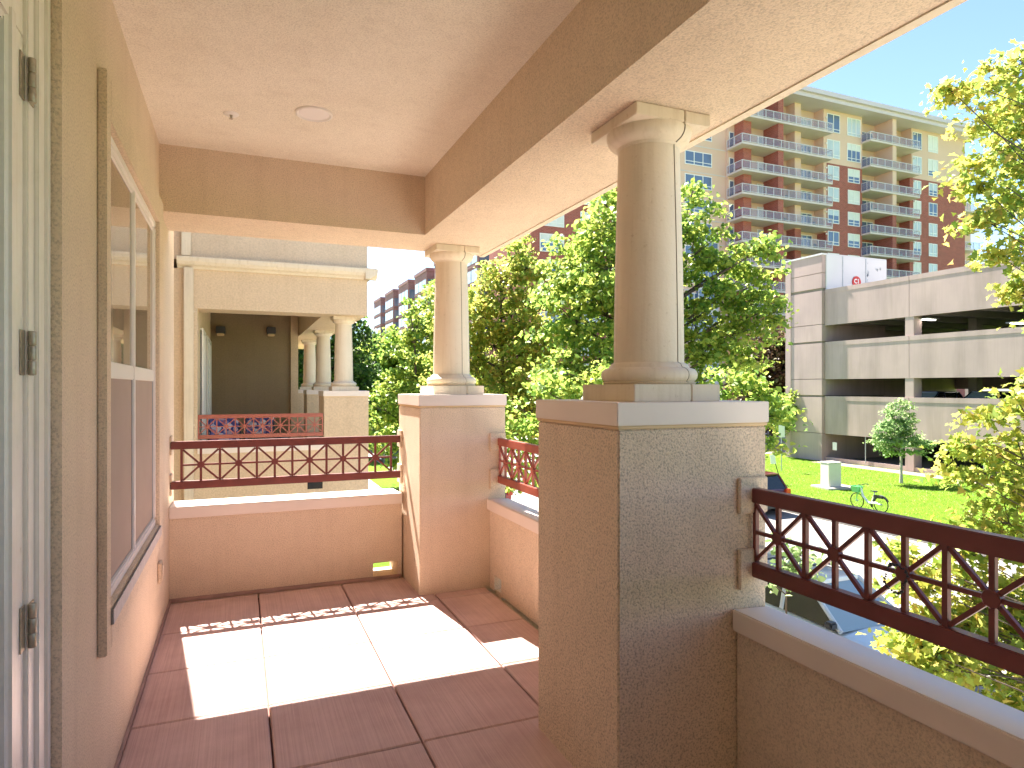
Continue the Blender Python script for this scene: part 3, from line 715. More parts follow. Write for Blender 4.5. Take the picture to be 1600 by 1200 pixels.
tree('oak_tree', 'mid green tree behind the golden one at the end of the street', gb(566, 85), blobs([
    (560, 575, 85, 3), (575, 565, 85, 3), (600, 575, 88, 3), (545, 590, 85, 3.3), (625, 590, 88, 3), (580, 610, 85, 3.5), (650, 600, 90, 3.3)]),
    .5, 'leafdark', 17, .4, 'oval', .9, cluster=.9)
# grass blades standing on the far lawn
_r = np.random.default_rng(5); _n = 90000
_P = np.stack([_r.uniform(22.3, 37.3, _n), 8 + 34 * _r.random(_n) ** .8, np.full(_n, LZ - .002)], 1)
_P = _P[~((abs(_P[:, 0] - 29) < 1.1) & (abs(_P[:, 1] - 25.4) < 1.1))]; _n = len(_P)
_a = _r.uniform(0, 2 * pi, _n); _h = _r.uniform(.035, .085, _n); _w = .012
_d = np.stack([np.cos(_a), np.sin(_a), np.zeros(_n)], 1) * _w; _t = np.stack([_r.normal(0, .03, _n), _r.normal(0, .03, _n), _h], 1)
_c = np.stack([_P - _d, _P + _d, _P + _t], 1).reshape(-1, 3)
_m = bpy.data.meshes.new('lawn_blades'); _m.vertices.add(_n * 3); _m.vertices.foreach_set('co', _c.ravel().astype(np.float32)); _m.loops.add(_n * 3)
_m.loops.foreach_set('vertex_index', np.arange(_n * 3, dtype=np.int32)); _m.polygons.add(_n); _m.polygons.foreach_set('loop_start', np.arange(0, _n * 3, 3, dtype=np.int32)); _m.polygons.foreach_set('loop_total', np.full(_n, 3, dtype=np.int32)); _m.update(calc_edges=True)
M['blade'] = leaf('grass_blade', [(0, (.10, .20, .015)), (.5, (.19, .33, .02)), (.85, (.32, .44, .05)), (1, (.45, .45, .15))], .4)
_m.materials.append(M['blade']); _o = bpy.data.objects.new('grass', _m); COL.objects.link(_o)
tag(_o, 'short bright green grass covering the lawn before the parking garage', 'grass', kind='stuff')
# slender young tree on the lawn
tree('young_tree', 'slender young tree standing alone on the lawn before the parking garage', gb(1408, 36.2), blobs([
    (1408, 632, 36.2, .45), (1402, 650, 36.2, .75), (1385, 668, 36, .7), (1418, 668, 36.4, .8), (1400, 685, 36, .85), (1372, 685, 36.2, .45), (1435, 685, 36.4, .55), (1425, 695, 36, .5), (1386, 698, 36.2, .5), (1445, 690, 36.2, .3)]),
    .16, 'leaflime', 18, .085, 'oval', 1.25, bark='barkpale', cluster=.2)
# the near tree at the right, big leaves
tree('maple_tree', 'close maple at the right edge with turning yellow-green leaves above and below the railing', (8.2, 2.2, LZ - .02), blobs([
    (1590, 90, 7.6, .24), (1560, 110, 7.4, .22), (1510, 130, 7.2, .15), (1485, 140, 7.2, .07), (1530, 175, 7.4, .22), (1580, 160, 7.6, .34), (1620, 120, 7.6, .45), (1550, 230, 7.4, .24), (1600, 230, 7.6, .4), (1520, 255, 7.3, .12), (1530, 290, 7.3, .12),
    (1560, 300, 7.4, .22), (1600, 310, 7.4, .3), (1540, 345, 7.3, .16), (1525, 335, 7.2, .1), (1580, 380, 7.3, .26), (1600, 430, 7.3, .24), (1560, 400, 7.3, .12), (1620, 480, 7.4, .25), (1590, 455, 7.3, .14), (1700, 250, 7.8, .9), (1720, 400, 7.6, .8), (1680, 100, 7.8, .6),
    (1590, 640, 7.2, .30), (1545, 640, 7.1, .18), (1520, 690, 7.1, .2), (1570, 700, 7.1, .34), (1530, 735, 7.0, .26), (1590, 760, 7.0, .36), (1500, 740, 7.0, .12), (1550, 800, 7.0, .3), (1520, 830, 6.9, .2), (1600, 830, 6.9, .35), (1640, 700, 7.2, .5), (1640, 580, 7.3, .3), (1490, 850, 6.9, .14),
    (1440, 880, 6.8, .2), (1480, 900, 6.8, .26), (1540, 900, 6.8, .34), (1600, 920, 6.8, .4), (1450, 950, 6.6, .2), (1500, 970, 6.6, .3), (1560, 990, 6.5, .36), (1440, 1010, 6.4, .16), (1480, 1040, 6.4, .24), (1550, 1060, 6.3, .32), (1610, 1040, 6.4, .35), (1400, 860, 6.9, .12), (1600, 1120, 6.2, .34), (1430, 910, 6.7, .16), (1412, 1003, 6.3, .10), (1435, 1015, 6.2, .15), (1465, 1045, 6.2, .2), (1420, 985, 6.4, .12), (1455, 985, 6.4, .2), (1490, 1000, 6.4, .22), (1470, 1020, 6.3, .2), (1500, 930, 6.7, .25), (1560, 940, 6.6, .3), (1590, 980, 6.5, .3), (1660, 900, 6.8, .5), (1650, 1050, 6.5, .5)]),
    .088, 'leafgold', 21, .10, 'maple', 2.9, group=GT, per=34, cluster=.15, limb=.42)
tree('small_tree', 'low green sapling below the closest railing beside the parked white car', gb(1230, 8.6), blobs([
    (1225, 880, 8.3, .22), (1250, 870, 8.4, .2), (1265, 885, 8.5, .13), (1215, 850, 8.4, .12), (1190, 900, 8.3, .3)]), .10, 'leaflime', 22, .04, 'oval', 1.0, cluster=.13, per=16)
# across the side street
tree('oak_tree', 'russet tree in front of the brick tower, left of the parking garage', gb(1205, 58), blobs([
    (1205, 545, 58, 2.2), (1185, 565, 58, 2.2), (1225, 560, 58, 2.2), (1200, 590, 58, 2.6), (1230, 600, 58, 2.2), (1180, 610, 58, 2.2), (1215, 630, 58, 2.2), (1245, 580, 60, 2.2)]),
    .34, 'leafrust', 23, .28, 'oval', .8, cluster=.6)
tree('oak_tree', 'pale green shrubby tree beside the garage corner near the white sign', gb(1232, 50), blobs([(1232, 640, 50, 1.0), (1226, 655, 50, .8), (1238, 625, 50, 1.0)]), .25, 'leafgreen', 24, .1, 'oval', 1, cluster=.4)
rn = random.Random(77)
BT = 'background trees down the street'
for i, (x, y, h, mt, lb) in enumerate([
    (25, 75, 9, 'leafgreen', 'first background tree past the side street on the far pavement'), (25.5, 90, 9.5, 'leafdark', 'dark background tree on the far pavement near the mauve flats'),
    (25, 108, 10, 'leafgold', 'golden background tree on the far pavement beside the mauve flats'), (25, 128, 10, 'leafgreen', 'green background tree farther along the far pavement'),
    (8.0, 34, 8, 'leafgreen', 'green tree on the near pavement past the neighbouring wing'), (8.0, 52, 9, 'leafdark', 'dark tree on the near pavement in the distance'),
    (8.0, 78, 10, 'leafgreen', 'farthest green tree on the near pavement'), (24.5, 62, 7, 'leafgold', 'small golden tree at the corner of the side street'), (33, 58, 8, 'leafdark', 'dark tree before the left part of the brick tower')]):
    bb = []
    for k in range(13):
        a = rn.uniform(0, 2 * pi); q = rn.uniform(0, 1) ** .5 * h * .28; z = rn.uniform(.42, .9) * h
        q *= 1.15 - .6 * abs(z / h - .55) / .35
        bb.append((x + q * cos(a), y + q * sin(a), LZ + z, rn.uniform(.12, .17) * h))
    tree('street_tree', lb, (x, y, LZ - .02), bb, .34, mt, 100 + i, .2, 'oval', .65, group=BT, cluster=.55)

# ------------------------------------------------------------------ parking garage
gx, gy0, gy1 = 38.8, 5.0, 34.9
G = empty('parking_garage', (gx, 20, LZ), 0, 'pinkish concrete multi-storey parking garage across the lawn', 'garage building')
go = (gx, 20, LZ)
def gp(fn, name, mat, parent=G, **k):
    m = MB(go); fn(m); return m.build(name, mat, parent, **k)
E_ = EYE
bands = [(4.42, 7.0), (.57, 3.24), (-3.33, -.645)]
bw_ = 9.0
for z0, z1 in bands:
    y = gy1
    while y > gy0:
        ya = max(gy0, y - bw_) + (.02); yb = y - .02
        if y == gy1: ya = 28.45 + .02
        y = ya - .02
        p = gp(lambda m: m.box(gx, gx + .25, ya, yb, E_ + z0, E_ + z1 - .30).box(gx - .02, gx + .27, ya, yb, E_ + z1 - .30, E_ + z1), 'spandrel_panel', 'precast')
gp(lambda m: [m.box(gx + .06, gx + .2, gy0, gy1, E_ + z0, E_ + z1 - .1) for z0, z1 in bands], 'panel_backing', 'caulk')
for yc in (28.45, 19.3, 10.2):
    gp(lambda m: m.box(gx + .02, gx + .75, yc - .3, yc + .3, LZ, E_ + 6.6), 'column', 'precast', bevel=.02)
gp(lambda m: m.box(gx + .1, gx + .35, gy0, gy1, LZ - .1, E_ - 5.0), 'low_wall', 'precast')
gp(lambda m: [m.box(gx + .3, gx + 19, gy0, 38.2, E_ + z, E_ + z + .35) for z in (1.95, -2.25)] + [m.box(gx + .3, gx + 19, gy0, 38.2, E_ + 5.2, E_ + 5.55)], 'deck', 'concrete')
gp(lambda m: [m.box(gx + .3, gx + 18.8, y, y + .5, E_ + z - .6, E_ + z) for z in (1.95, -2.25, 5.2) for y in range(7, 38, 3)], 'ceiling_beam', 'concrete')
gp(lambda m: m.box(gx + .25, gx + 19, 38.0, 38.2, LZ, E_ + 6.9), 'end_wall', 'precast')
gp(lambda m: m.box(gx, gx + 19, gy0 - .2, gy0, LZ, E_ + 7), 'end_wall', 'precast')
gp(lambda m: [m.box(gx + 18.8, gx + 19, gy0, 38, E_ + a, E_ + b) for a, b in ((3.95, 7), (-.15, 3.3), (-5.4, -.95))], 'rear_band', 'precast')
gp(lambda m: [m.box(gx + 9, gx + 9.6, y, y + .6, LZ, E_ + 5.2) for y in (12, 21, 30)], 'inner_column', 'concrete')
gp(lambda m: m.box(gx + .3, gx + 19, gy0, 38, LZ - .02, LZ + .06), 'ground_deck', 'asphalt')
for y_ in (31.6, 24.0, 15.0): gp(lambda m: m.tube([(gx + .05, y_, E_ - 5.1), (gx + .05, y_, E_ - 3.33)], .03, 6), 'opening_post', 'grey')
gp(lambda m: m.box(gx + .05, gx + .07, 33.9, 34.25, E_ - 4.45, E_ - 3.9), 'notice_board', 'white')
# stair tower with jointed panels
tw = gp(lambda m: [m.box(gx - .25, gx + 6.2, 34.9, 38.2, E_ + a, E_ + b) for a, b in ((-5.3, -3.33), (-3.30, -.72), (-.58, .57), (.60, 3.17), (3.31, 4.5), (4.53, 6.93), (7.13, 8.2), (8.23, 9.5))], 'stair_tower', 'precast', bevel=.012)
gp(lambda m: m.box(gx - .17, gx + 6.1, 34.96, 38.14, LZ, E_ + 9.4), 'joint_core', 'caulk', tw)
gp(lambda m: m.box(gx - .29, gx - .10, 37.75, 38.26, LZ, E_ + 9.45), 'corner_strip', 'precast', tw)
M['metalwhite'] = plain('white_metal_panel', (.62, .60, .60), .5, 0, .05, .4)
gp(lambda m: m.box(gx - .3, gx + 6.25, 34.85, 38.25, E_ + 9.5, E_ + 9.62), 'flashing', 'metalwhite', tw)
gp(lambda m: m.box(gx + .1, gx + 6.22, 34.82, 34.9, E_ + 6.2, E_ + 9.5), 'metal_cladding', 'metalwhite', tw)
gp(lambda m: [m.box(x, x + .09, 34.79, 34.82, E_ + 6.2, E_ + 9.5) for x in (gx + 1.65, gx + 4.0)], 'cladding_joint', 'grey', tw)
mb = MB(go); rn2 = random.Random(9)
for k in range(26):
    x = gx + 4.15 + abs(rn2.gauss(0, .22)) + (.9 if k % 6 == 0 else 0); z = E_ + rn2.uniform(7.1, 9.2) if k % 6 else E_ + 8.85 + rn2.uniform(-.12, .12)
    s_ = rn2.uniform(.03, .10); mb.prism([(x - s_, z), (x, z - s_ * 1.4), (x + s_, z + .02), (x + .01, z + s_ * 1.2)], 1, 34.806, 34.818)
mb.build('dirt_stain', 'grey', tw)
# round red sign
sx, sz, sr = gx + 3.05, E_ + 7.72, .43
rs = empty('round_sign', (sx, 34.80, sz), 0, 'round red sign with white letters half hidden behind the garage parapet', 'sign')
MB().lathe([(0, -.03), (sr, -.03), (sr, .0), (0, .0)], seg=40, axis=1, caps=False).build('disc', 'red', rs)
def text(s, size, mat, parent, loc, rot, name='lettering', bold=0):
    c = bpy.data.curves.new(name, 'FONT'); c.body = s; c.size = size; c.extrude = .008; c.offset = bold; c.align_x = 'CENTER'; c.align_y = 'CENTER'
    o = bpy.data.objects.new(name, c); COL.objects.link(o); dg = bpy.context.evaluated_depsgraph_get(); me = bpy.data.meshes.new_from_object(o.evaluated_get(dg))
    bpy.data.objects.remove(o); o = bpy.data.objects.new(name, me); COL.objects.link(o); me.materials.append(M[mat]); o.parent = parent; o.location = loc; o.rotation_euler = rot; return o
text('C1', .46, 'white', rs, (0, -.04, .04), (pi / 2, 0, 0), 'lettering', .012)
# tubes of light inside
for i, (u, v, w) in enumerate(((1451, 499, 26), (1590, 505, 22))):
    p = at(u, v, 41 if i == 0 else 38)
    l = empty('tube_light', p, 0, 'lit fluorescent tube on the garage ceiling, ' + ('left one' if i == 0 else 'right one'), 'tube light', 'lights inside the garage')
    MB().box(-.5, .5, -.35, .35, 0.001, .06).build('housing', 'grey', l); MB().box(-.5, .5, -.12, .12, -.05, -.001).build('tube', 'tube', l)

# ------------------------------------------------------------------ brick tower
TY = 67.4
to = (70, TY, LZ)
T = empty('apartment_tower', to, 0, 'tall red brick and tan apartment tower with stacked white balconies', 'building')
def tp_(fn, name, mat, parent=T, **k):
    m = MB(to); fn(m); return m.build(name, mat, parent, **k)
FL = [35.0, 31.4, 28.0, 25.0, 21.9, 18.85, 15.8, 12.7, 9.7, 6.6, 3.6, .5, -2.5]
FZ = [E_ + z for z in FL]; CUT = E_ + 31.2
tp_(lambda m: m.box(75.2, 82.2, TY, 84, CUT, E_ + 38.6).box(92.4, 104.5, TY, 84, CUT, E_ + 38.6).box(82.2, 92.4, TY + 1.6, 84, CUT, E_ + 38.6).box(59.4, 75.2, TY + 1.5, 84, LZ, E_ + 38.6), 'tan_wall', 'towertan')
tp_(lambda m: m.box(75.2, 82.2, TY - .003, 83.9, LZ, CUT).box(92.4, 104.5, TY - .003, 83.9, LZ, CUT).box(82.2, 92.4, TY + 1.6, 83.9, LZ, CUT - 9.5), 'brick_wall', 'brick')
tp_(lambda m: m.box(82.2, 92.4, TY + 1.6, 83.9, CUT - 9.5, CUT), 'recess_wall', 'towertan')
tp_(lambda m: m.box(49, 59.4, 69.3, 84, LZ, E_ + 36), 'left_tan_wall', 'towertan')
tp_(lambda m: [m.box(49, 59.42, 69.26, 69.3, z - .25, z - .10) for z in FZ], 'string_course', 'towerslab')
tp_(lambda m: m.box(31.5, 49, 70, 84, LZ, E_ + 30), 'left_brick_wall', 'brick')
tp_(lambda m: m.box(104.5, 110, 70, 84, LZ, E_ + 30), 'right_wing_wall', 'towertan')
tp_(lambda m: m.box(58.8, 106, 65.4, 85, E_ + 38.6, E_ + 39.15).box(58.4, 106.4, 65.0, 85, E_ + 39.15, E_ + 39.75), 'roof_cornice', 'parapetcap')
for bx_ in ((60.5, 61.8, 67.2, 68.9, LZ, E_ + 38.6), (65.45, 66.35, 66.25, 68.9, LZ, E_ + 38.6), (69.5, 70.6, TY, 68.9, LZ, E_ + 21.5), (91.9, 92.6, TY - .1, 69, LZ, CUT)): tp_(lambda m: m.box(*bx_), 'brick_pier', 'brick')
for bx_ in ((69.5, 70.6, TY, 68.9, E_ + 21.5, E_ + 38.6), (86.7, 87.5, TY - 1.3, 69, E_ + 25, E_ + 38.6), (74.7, 75.25, TY - .05, 69, E_ + 21.5, E_ + 38.6)): tp_(lambda m: m.box(*bx_), 'tan_pier', 'towertan')
tp_(lambda m: m.box(86.7, 87.5, TY - 1.3, 69, LZ, E_ + 25), 'balcony_pier', 'brick')
rw = random.Random(5)
def tower_window(x0, x1, z0, z1, y, parent=T, mull=2, glassm=None, name='window', tr=True):
    fw = .10; m = MB(to); m.box(x0, x1, y - .07, y, z0, z0 + fw); m.box(x0, x1, y - .07, y, z1 - fw, z1)
    for k in range(mull + 1):
        c = x0 + fw / 2 + (x1 - x0 - fw) * k / mull; m.box(c - fw / 2, c + fw / 2, y - .07, y, z0 + fw, z1 - fw)
    if tr: m.box(x0 + fw, x1 - fw, y - .06, y, z0 + .42, z0 + .50)
    w = m.build(name, 'white', parent)
    g = glassm or rw.choice(['shade', 'paleglass', 'paleglass', 'shade', 'towerglass'])
    m = MB(to)
    hsp = rw.random() < .35 and g != 'towerglass'
    zz = z0 + (z1 - z0) * rw.uniform(.3, .7) if hsp else z0
    m.box(x0 + .02, x1 - .02, y - .03, y - .004, zz, z1 - .02); m.build('pane', g, w)
    if hsp: MB(to).box(x0 + .02, x1 - .02, y - .03, y - .004, z0, zz).build('lower_pane', 'towerglass', w)
    return w
def balcony(x0, x1, y0, y1, z, extra=()):
    m = MB(to).box(x0, x1, y0, y1, z - .28, z - .02); s = m.build('balcony', 'towerslab', T)
    m = MB(to); h = 1.08
    m.box(x0, x1, y0, y0 + .07, z + h - .07, z + h); m.box(x0, x0 + .07, y0 + .07, y1, z + h - .07, z + h); m.box(x1 - .07, x1, y0 + .07, TY, z + h - .07, z + h)
    m.box(x0, x1, y0 + .005, y0 + .06, z + .06, z + .12)
    n = int((x1 - x0) / 1.3)
    for k in range(n + 1): c = x0 + .035 + (x1 - x0 - .07) * k / n; m.box(c - .035, c + .035, y0, y0 + .07, z - .02, z + h - .07)
    for k in range(1, 3): c = y0 + (y1 - y0) * k / 2; m.box(x0, x0 + .07, c - .07, c, z - .02, z + h - .07)
    m.build('balustrade', 'metalwhite', s)
    MB(to).box(x0 + .07, x1 - .07, y0 + .02, y0 + .045, z + .12, z + 1.0).box(x0 + .02, x0 + .045, y0 + .07, y1, z + .12, z + 1.0).build('rail_mesh', 'railpanel', s)
    return s
HALF = []
for i, z in enumerate(FZ):
    if i <= 8:
        hgt = 2.55 if i < 2 else 1.95; b0 = z + .95 if i >= 2 else z + .55
        for (a, b, mu) in ((75.35, 77.8, 2), (79.2, 81.8, 3 if i < 2 else 2), (92.6, 94.6, 2), (96.0, 98.2, 2)): tower_window(a + (0 if i < 2 else .15), b - (0 if i < 2 else .15), b0, b0 + hgt, TY - .004, mull=mu)
    if i <= 9:
        tower_window(52.8, 57.1, z + .7, z + 2.5, 69.3, mull=3, glassm='towerglass')
        tower_window(64.3, 66.2, z, z + 2.4, 68.9, mull=2, name='balcony_door', tr=False); tower_window(67.2, 68.9, z + .1, z + 2.4, 68.9, mull=1, name='balcony_door', tr=False)
        tower_window(71.3, 74.2, z, z + 2.4, 68.9, mull=3, name='balcony_door', glassm=rw.choice(['paleglass', 'towerglass']), tr=False)
        tower_window(59.6, 60.4, z, z + 2.3, 68.9, mull=1, name='balcony_door', glassm='towerglass', tr=False)
        balcony(59.2, 74.9, 66.0, 69.3 - .4, z)
        MB(to).box(75.02, 75.18, TY - .25, TY - .1, z + 2.3, z + 2.5).build('wall_lamp', 'white', T)
    if i <= 8:
        tower_window(82.6, 86.3, z, z + 2.4, TY + 1.6, mull=3, name='balcony_door', glassm='towerglass', tr=False)
        tower_window(88.4, 90.2, z, z + 2.4, TY + 1.6, mull=2, name='balcony_door', tr=False)
        balcony(82.0, 92.2, 65.9, TY + 1.6, z)
        MB(to).box(92.75, 92.95, TY - .25, TY - .1, z + 2.6, z + 2.8).build('wall_lamp', 'white', T)
    if 1 < i <= 9:
        tower_window(104.8, 107.5, z + .2, z + 2.4, 70, mull=2)
        if i % 1 == 0: balcony(104.6, 109, 68.0, 70, z)
    if i > 2:
        for a in (32.6, 38.0, 43.4):
            tower_window(a, a + 3.2, z + .2, z + 2.35, 70, mull=3) if i < 12 and a < 44 else None
# hidden lower windows as one mass, curtain wall strip
m = MB(to)
for z in FZ[9:]:
    for a, b in ((75.5, 77.6), (79.3, 81.7), (92.8, 94.5), (96.2, 98.0)): m.box(a, b, TY - .03, TY, z + .9, z + 2.5)
tag(m.build('lower_windows', 'paleglass', T), kind='stuff')
cwall = tp_(lambda m: m.box(54.6, 57.8, 68.9, 69.24, LZ, E_ + 20), 'curtain_wall', 'towerglass')
tp_(lambda m: [m.box(54.6, 57.8, 68.84, 68.9, z - .1, z + .5) for z in FZ[5:]] + [m.box(x, x + .12, 68.82, 68.9, LZ, E_ + 20) for x in (54.6, 56.1, 57.7)], 'mullion', 'metalwhite', cwall)
m = MB(to)
for z in FZ[2:8]:
    for x, s_ in ((60.5, 1), (63.5, .7), (68.3, .9), (73.0, .8), (84.0, .9), (89.5, .8)):
        if rw.random() < .6:
            x += rw.uniform(-.8, .8); m.box(x, x + .5, 67.0, 67.5, z + .38, z + .45); m.box(x, x + .5, 67.45, 67.5, z + .45, z + .9)
            for dx in (0, .45): m.box(x + dx, x + dx + .05, 67.0, 67.05, z, z + .38)
tag(m.build('patio_furniture', 'blackp', T), kind='stuff')

# ------------------------------------------------------------------ mauve flats down the street
po = (36.5, 84, LZ)
Pm = empty('mauve_flats', po, 0, 'long mauve brick block of flats with stepped bays far down the street', 'building')
def pp(fn, name, mat, parent=Pm, **k):
    m = MB(po); fn(m); return m.build(name, mat, parent, **k)
pp(lambda m: m.box(38.0, 55, 84, 196, LZ, E_ + 23.0), 'wall', 'purple')
for k in range(7):
    y1 = 183 - 16 * k + 8; y0 = y1 - 10
    if y0 < 84: continue
    by = pp(lambda m: m.box(36.0, 38.0, y0, y1, LZ, E_ + 24.2), 'bay', 'purple')
    pp(lambda m: m.box(35.85, 38.5, y0 - .2, y1 + .2, E_ + 24.2, E_ + 24.9).box(37.85, 38.4, y0 - 6, y0 - .2, E_ + 23, E_ + 23.6), 'bay_parapet', 'purple', by)
    m = MB(po); m2 = MB(po); m3 = MB(po); m4 = MB(po)
    for j in range(9):
        z = E_ + 20.6 - 3.05 * j
        for q in range(3):
            if j < 6: pp(lambda m_: m_.box(35.95, 36.0, y0 + .6 + q * 3.1, y0 + 3.3 + q * 3.1, z, z + 2.0), 'window', 'paleglass', by)
            else: m.box(35.95, 36.0, y0 + .6 + q * 3.1, y0 + 3.3 + q * 3.1, z, z + 2.0)
        if j < 6: pp(lambda m_: m_.box(36.2, 37.9, y0 - .05, y0, z, z + 2.0), 'side_window', 'towerglass', by)
        else: m2.box(36.2, 37.9, y0 - .05, y0, z, z + 2.0)
        m4.box(35.93, 36.02, y0, y1, z - .55, z - .3)
        for q in range(2):
            if j < 4 or q == 0: m.box(37.94, 38.0, y0 - 5.4 + q * 2.6, y0 - 3.2 + q * 2.6, z, z + 2.0)
        if j >= 3:
            m3.box(37.9, 37.99, y0 - 3.0, y0 - .4, z - .2, z + 2.2); m4.box(36.6, 38, y0 - 3.1, y0 - .1, z - .45, z + .55)  # m3: flat near-black panel, recess shade put into its colour
    tag(m.build('lower_windows', 'paleglass', by), kind='stuff'); tag(m2.build('lower_side_windows', 'towerglass', by), kind='stuff'); m3.build('recess_shade_panel', 'dark', by); m4.build('balcony_front', 'purple', by)

# ------------------------------------------------------------------ vehicles
def make_car(label, loc, rz, col, suv=True, L=4.7, W=1.86, H=1.68, group=None, rack=False, name='parked_car'):
    pm = paint('car_paint_' + str(col), col)
    r = empty(name, loc, rz, label, 'car', group)
    hw = W / 2
    # stations: x, hood/belt top z, half width
    hood = H * .60 if suv else H * .60; belt = H * .62; deck = H * .66 if suv else H * .64
    st = [(-L / 2, deck * .78, .86), (-L / 2 + .12, deck * .97, .93), (-L / 2 + .6, deck, .985), (-.9, belt * 1.01, 1), (0, belt, 1), (.75, belt * .985, 1), (1.05, hood, .99), (L / 2 - .55, hood * .93, .97), (L / 2 - .15, hood * .82, .90), (L / 2, hood * .62, .80)]
    vs = []; n = 12
    for x, zt, w in st:
        w *= hw; zb = .24 if abs(x) < L / 2 - .1 else .34
        half = [(0, zb), (w * .88, zb), (w * .97, zb + .14), (w, zb + (zt - zb) * .45), (w * .975, zt - .10), (w * .90, zt - .015), (0, zt + .025)]
        ring = half + [(-y, z) for y, z in half[-2:0:-1]]
        vs += [(x, y, z) for y, z in ring]
    n = 12; fs = [(i * n + k, i * n + (k + 1) % n, (i + 1) * n + (k + 1) % n, (i + 1) * n + k) for i in range(len(st) - 1) for k in range(n)]
    fs += [tuple(range(n))[::-1], tuple(range((len(st) - 1) * n, len(st) * n))]
    bd = MB().add(vs, fs).build('body', pm, r, smooth=True)
    mod = bd.modifiers.new('s', 'SUBSURF'); mod.levels = 1; mod.render_levels = 2
    # greenhouse
    xr0, xr1 = (-L / 2 + .55, .25) if suv else (-L / 2 + 1.15, .15)     # roof ends
    xb0, xb1 = (-L / 2 + .18, 1.15) if suv else (-L / 2 + .55, 1.1)
    yb, yr = hw * .90, hw * .70; zb, zr = belt - .03, H - .05
    c = [(xb0, yb, zb), (xb1, yb, zb), (xr1, yr, zr), (xr0, yr, zr), (xb0, -yb, zb), (xb1, -yb, zb), (xr1, -yr, zr), (xr0, -yr, zr)]
    MB().add(c, [(0, 1, 2, 3), (7, 6, 5, 4), (0, 3, 7, 4)]).build('side_glass', 'carglass', r)
    MB().add([c[1], c[5], c[6], c[2]], [(0, 1, 2, 3)]).build('windscreen', 'windscreen', r)
    rf = MB(); rr = [(xr0 - .12, yr * .9), (xr0 + .1, yr * 1.05), (xr1 - .1, yr * 1.05), (xr1 + .06, yr * .92)]
    pts = rr + [(x, -y) for x, y in rr[::-1]]; k = len(pts)
    rf.add([(x, y, zr - .03) for x, y in pts] + [(x, y, zr + .02) for x, y in pts] + [(x * .93 + .0, y * .82, zr + .055) for x, y in pts],
           [tuple(range(k))[::-1]] + [(i, (i + 1) % k, k + (i + 1) % k, k + i) for i in range(k)] + [(k + i, k + (i + 1) % k, 2 * k + (i + 1) % k, 2 * k + i) for i in range(k)] + [tuple(range(2 * k, 3 * k))])
    rf.build('roof', pm, r, smooth=True)
    for sgn in (1, -1):
        m = MB()
        for a, b in ((c[1], c[2]), (c[0], c[3]), ((-.25, yb, zb), (-.3, yr, zr))) + ((((-1.35, yb, zb), (-1.45, yr, zr)),) if suv else ()):
            MB().tube([(a[0], a[1] * sgn, a[2]), (b[0], b[1] * sgn, b[2])], .045, 8).build('pillar_trim', pm, r, smooth=True)
        MB().box(.95, 1.12, (hw * .93 if sgn > 0 else -hw * 1.13), (hw * 1.13 if sgn > 0 else -hw * .93), belt + .02, belt + .15).build('mirror', 'blackp', r, bevel=.03)
        MB().box(L / 2 - .30, L / 2 - .02, (.52 if sgn > 0 else -.82) * hw / .93, (.82 if sgn > 0 else -.52) * hw / .93, hood * .66, hood * .80).build('headlight', 'headl', r, bevel=.03)
        MB().box(-L / 2 - .01, -L / 2 + .14, (.60 if sgn > 0 else -.86) * hw / .93, (.86 if sgn > 0 else -.60) * hw / .93, deck * .70, deck * .95).build('tail_light', 'tail', r, bevel=.02)
        if rack: MB().tube([(xr0 + .1, yr * .86 * sgn, zr + .03), (xr0 + .2, yr * .86 * sgn, zr + .10), (xr1 - .3, yr * .86 * sgn, zr + .10), (xr1 - .15, yr * .86 * sgn, zr + .03)], .02, 8).build('roof_rail', 'grey', r, smooth=True)
    if rack:
        for x in (-1.1, -.35): MB().tube([(x, -yr * .86, zr + .12), (x, yr * .86, zr + .12)], .022, 8).build('roof_bar', 'blackp', r, smooth=True)
    for x in (-L / 2 + .85, L / 2 - .9):
        for sgn in (1, -1):
            y = sgn * (hw - .11); s = .34 / .34
            w_ = MB().lathe([(.20, -.11), (.31, -.115), (.34, -.08), (.345, 0), (.34, .08), (.31, .115), (.20, .11)], (x, y, .34), 28, axis=1, caps=False).build('wheel', 'black', r, smooth=True)
            MB().lathe([(0, .06), (.06, .105), (.19, .10), (.215, .112), (.215, -.112), (.19, -.10), (.06, -.105), (0, -.06)], (x, y, .34), 20, axis=1, caps=False).build('rim', 'grey', w_, smooth=True)
            MB().lathe([(.0, -.10), (.40, -.10), (.40, .10), (.0, .10)], (x, sgn * (hw - .095), .36), 28, axis=1, caps=False).build('wheel_arch', 'blackp', r)
    MB().box(-L / 2 - .012, -L / 2 + .05, -.26, .26, .55, .70).build('number_plate', 'white', r, bevel=.01)
    MB().box(-L / 2 - .03, -L / 2 + .3, -hw * .84, hw * .84, .30, .48).build('rear_bumper', 'blackp', r, bevel=.04)
    return r
make_car('white estate car with roof bars parked at the near kerb below the closest railing', (10.8, 9.75, SZ), -pi / 2, (.62, .66, .68), True, 4.8, 1.86, 1.68, rack=True)
make_car('dark red car with black rear parked at the far kerb by the lawn', (20.9, 23.6, SZ), pi / 2, (.10, .012, .012), True, 4.6, 1.84, 1.72)
make_car('red car parked on the middle deck of the garage, left of the concrete column', (gx + 6, 31.6, E_ - 1.9), pi, (.35, .012, .03), False, 4.5, 1.8, 1.48, 'cars inside the garage')
make_car('dark blue car beside the red one on the middle garage deck', (gx + 4.2, 29.9, E_ - 1.9), pi, (.02, .03, .08), True, 4.6, 1.8, 1.62, 'cars inside the garage')
make_car('black car on the middle garage deck right of the concrete column', (gx + 4.4, 26.6, E_ - 1.9), pi, (.012, .013, .015), True, 4.7, 1.86, 1.66, 'cars inside the garage')
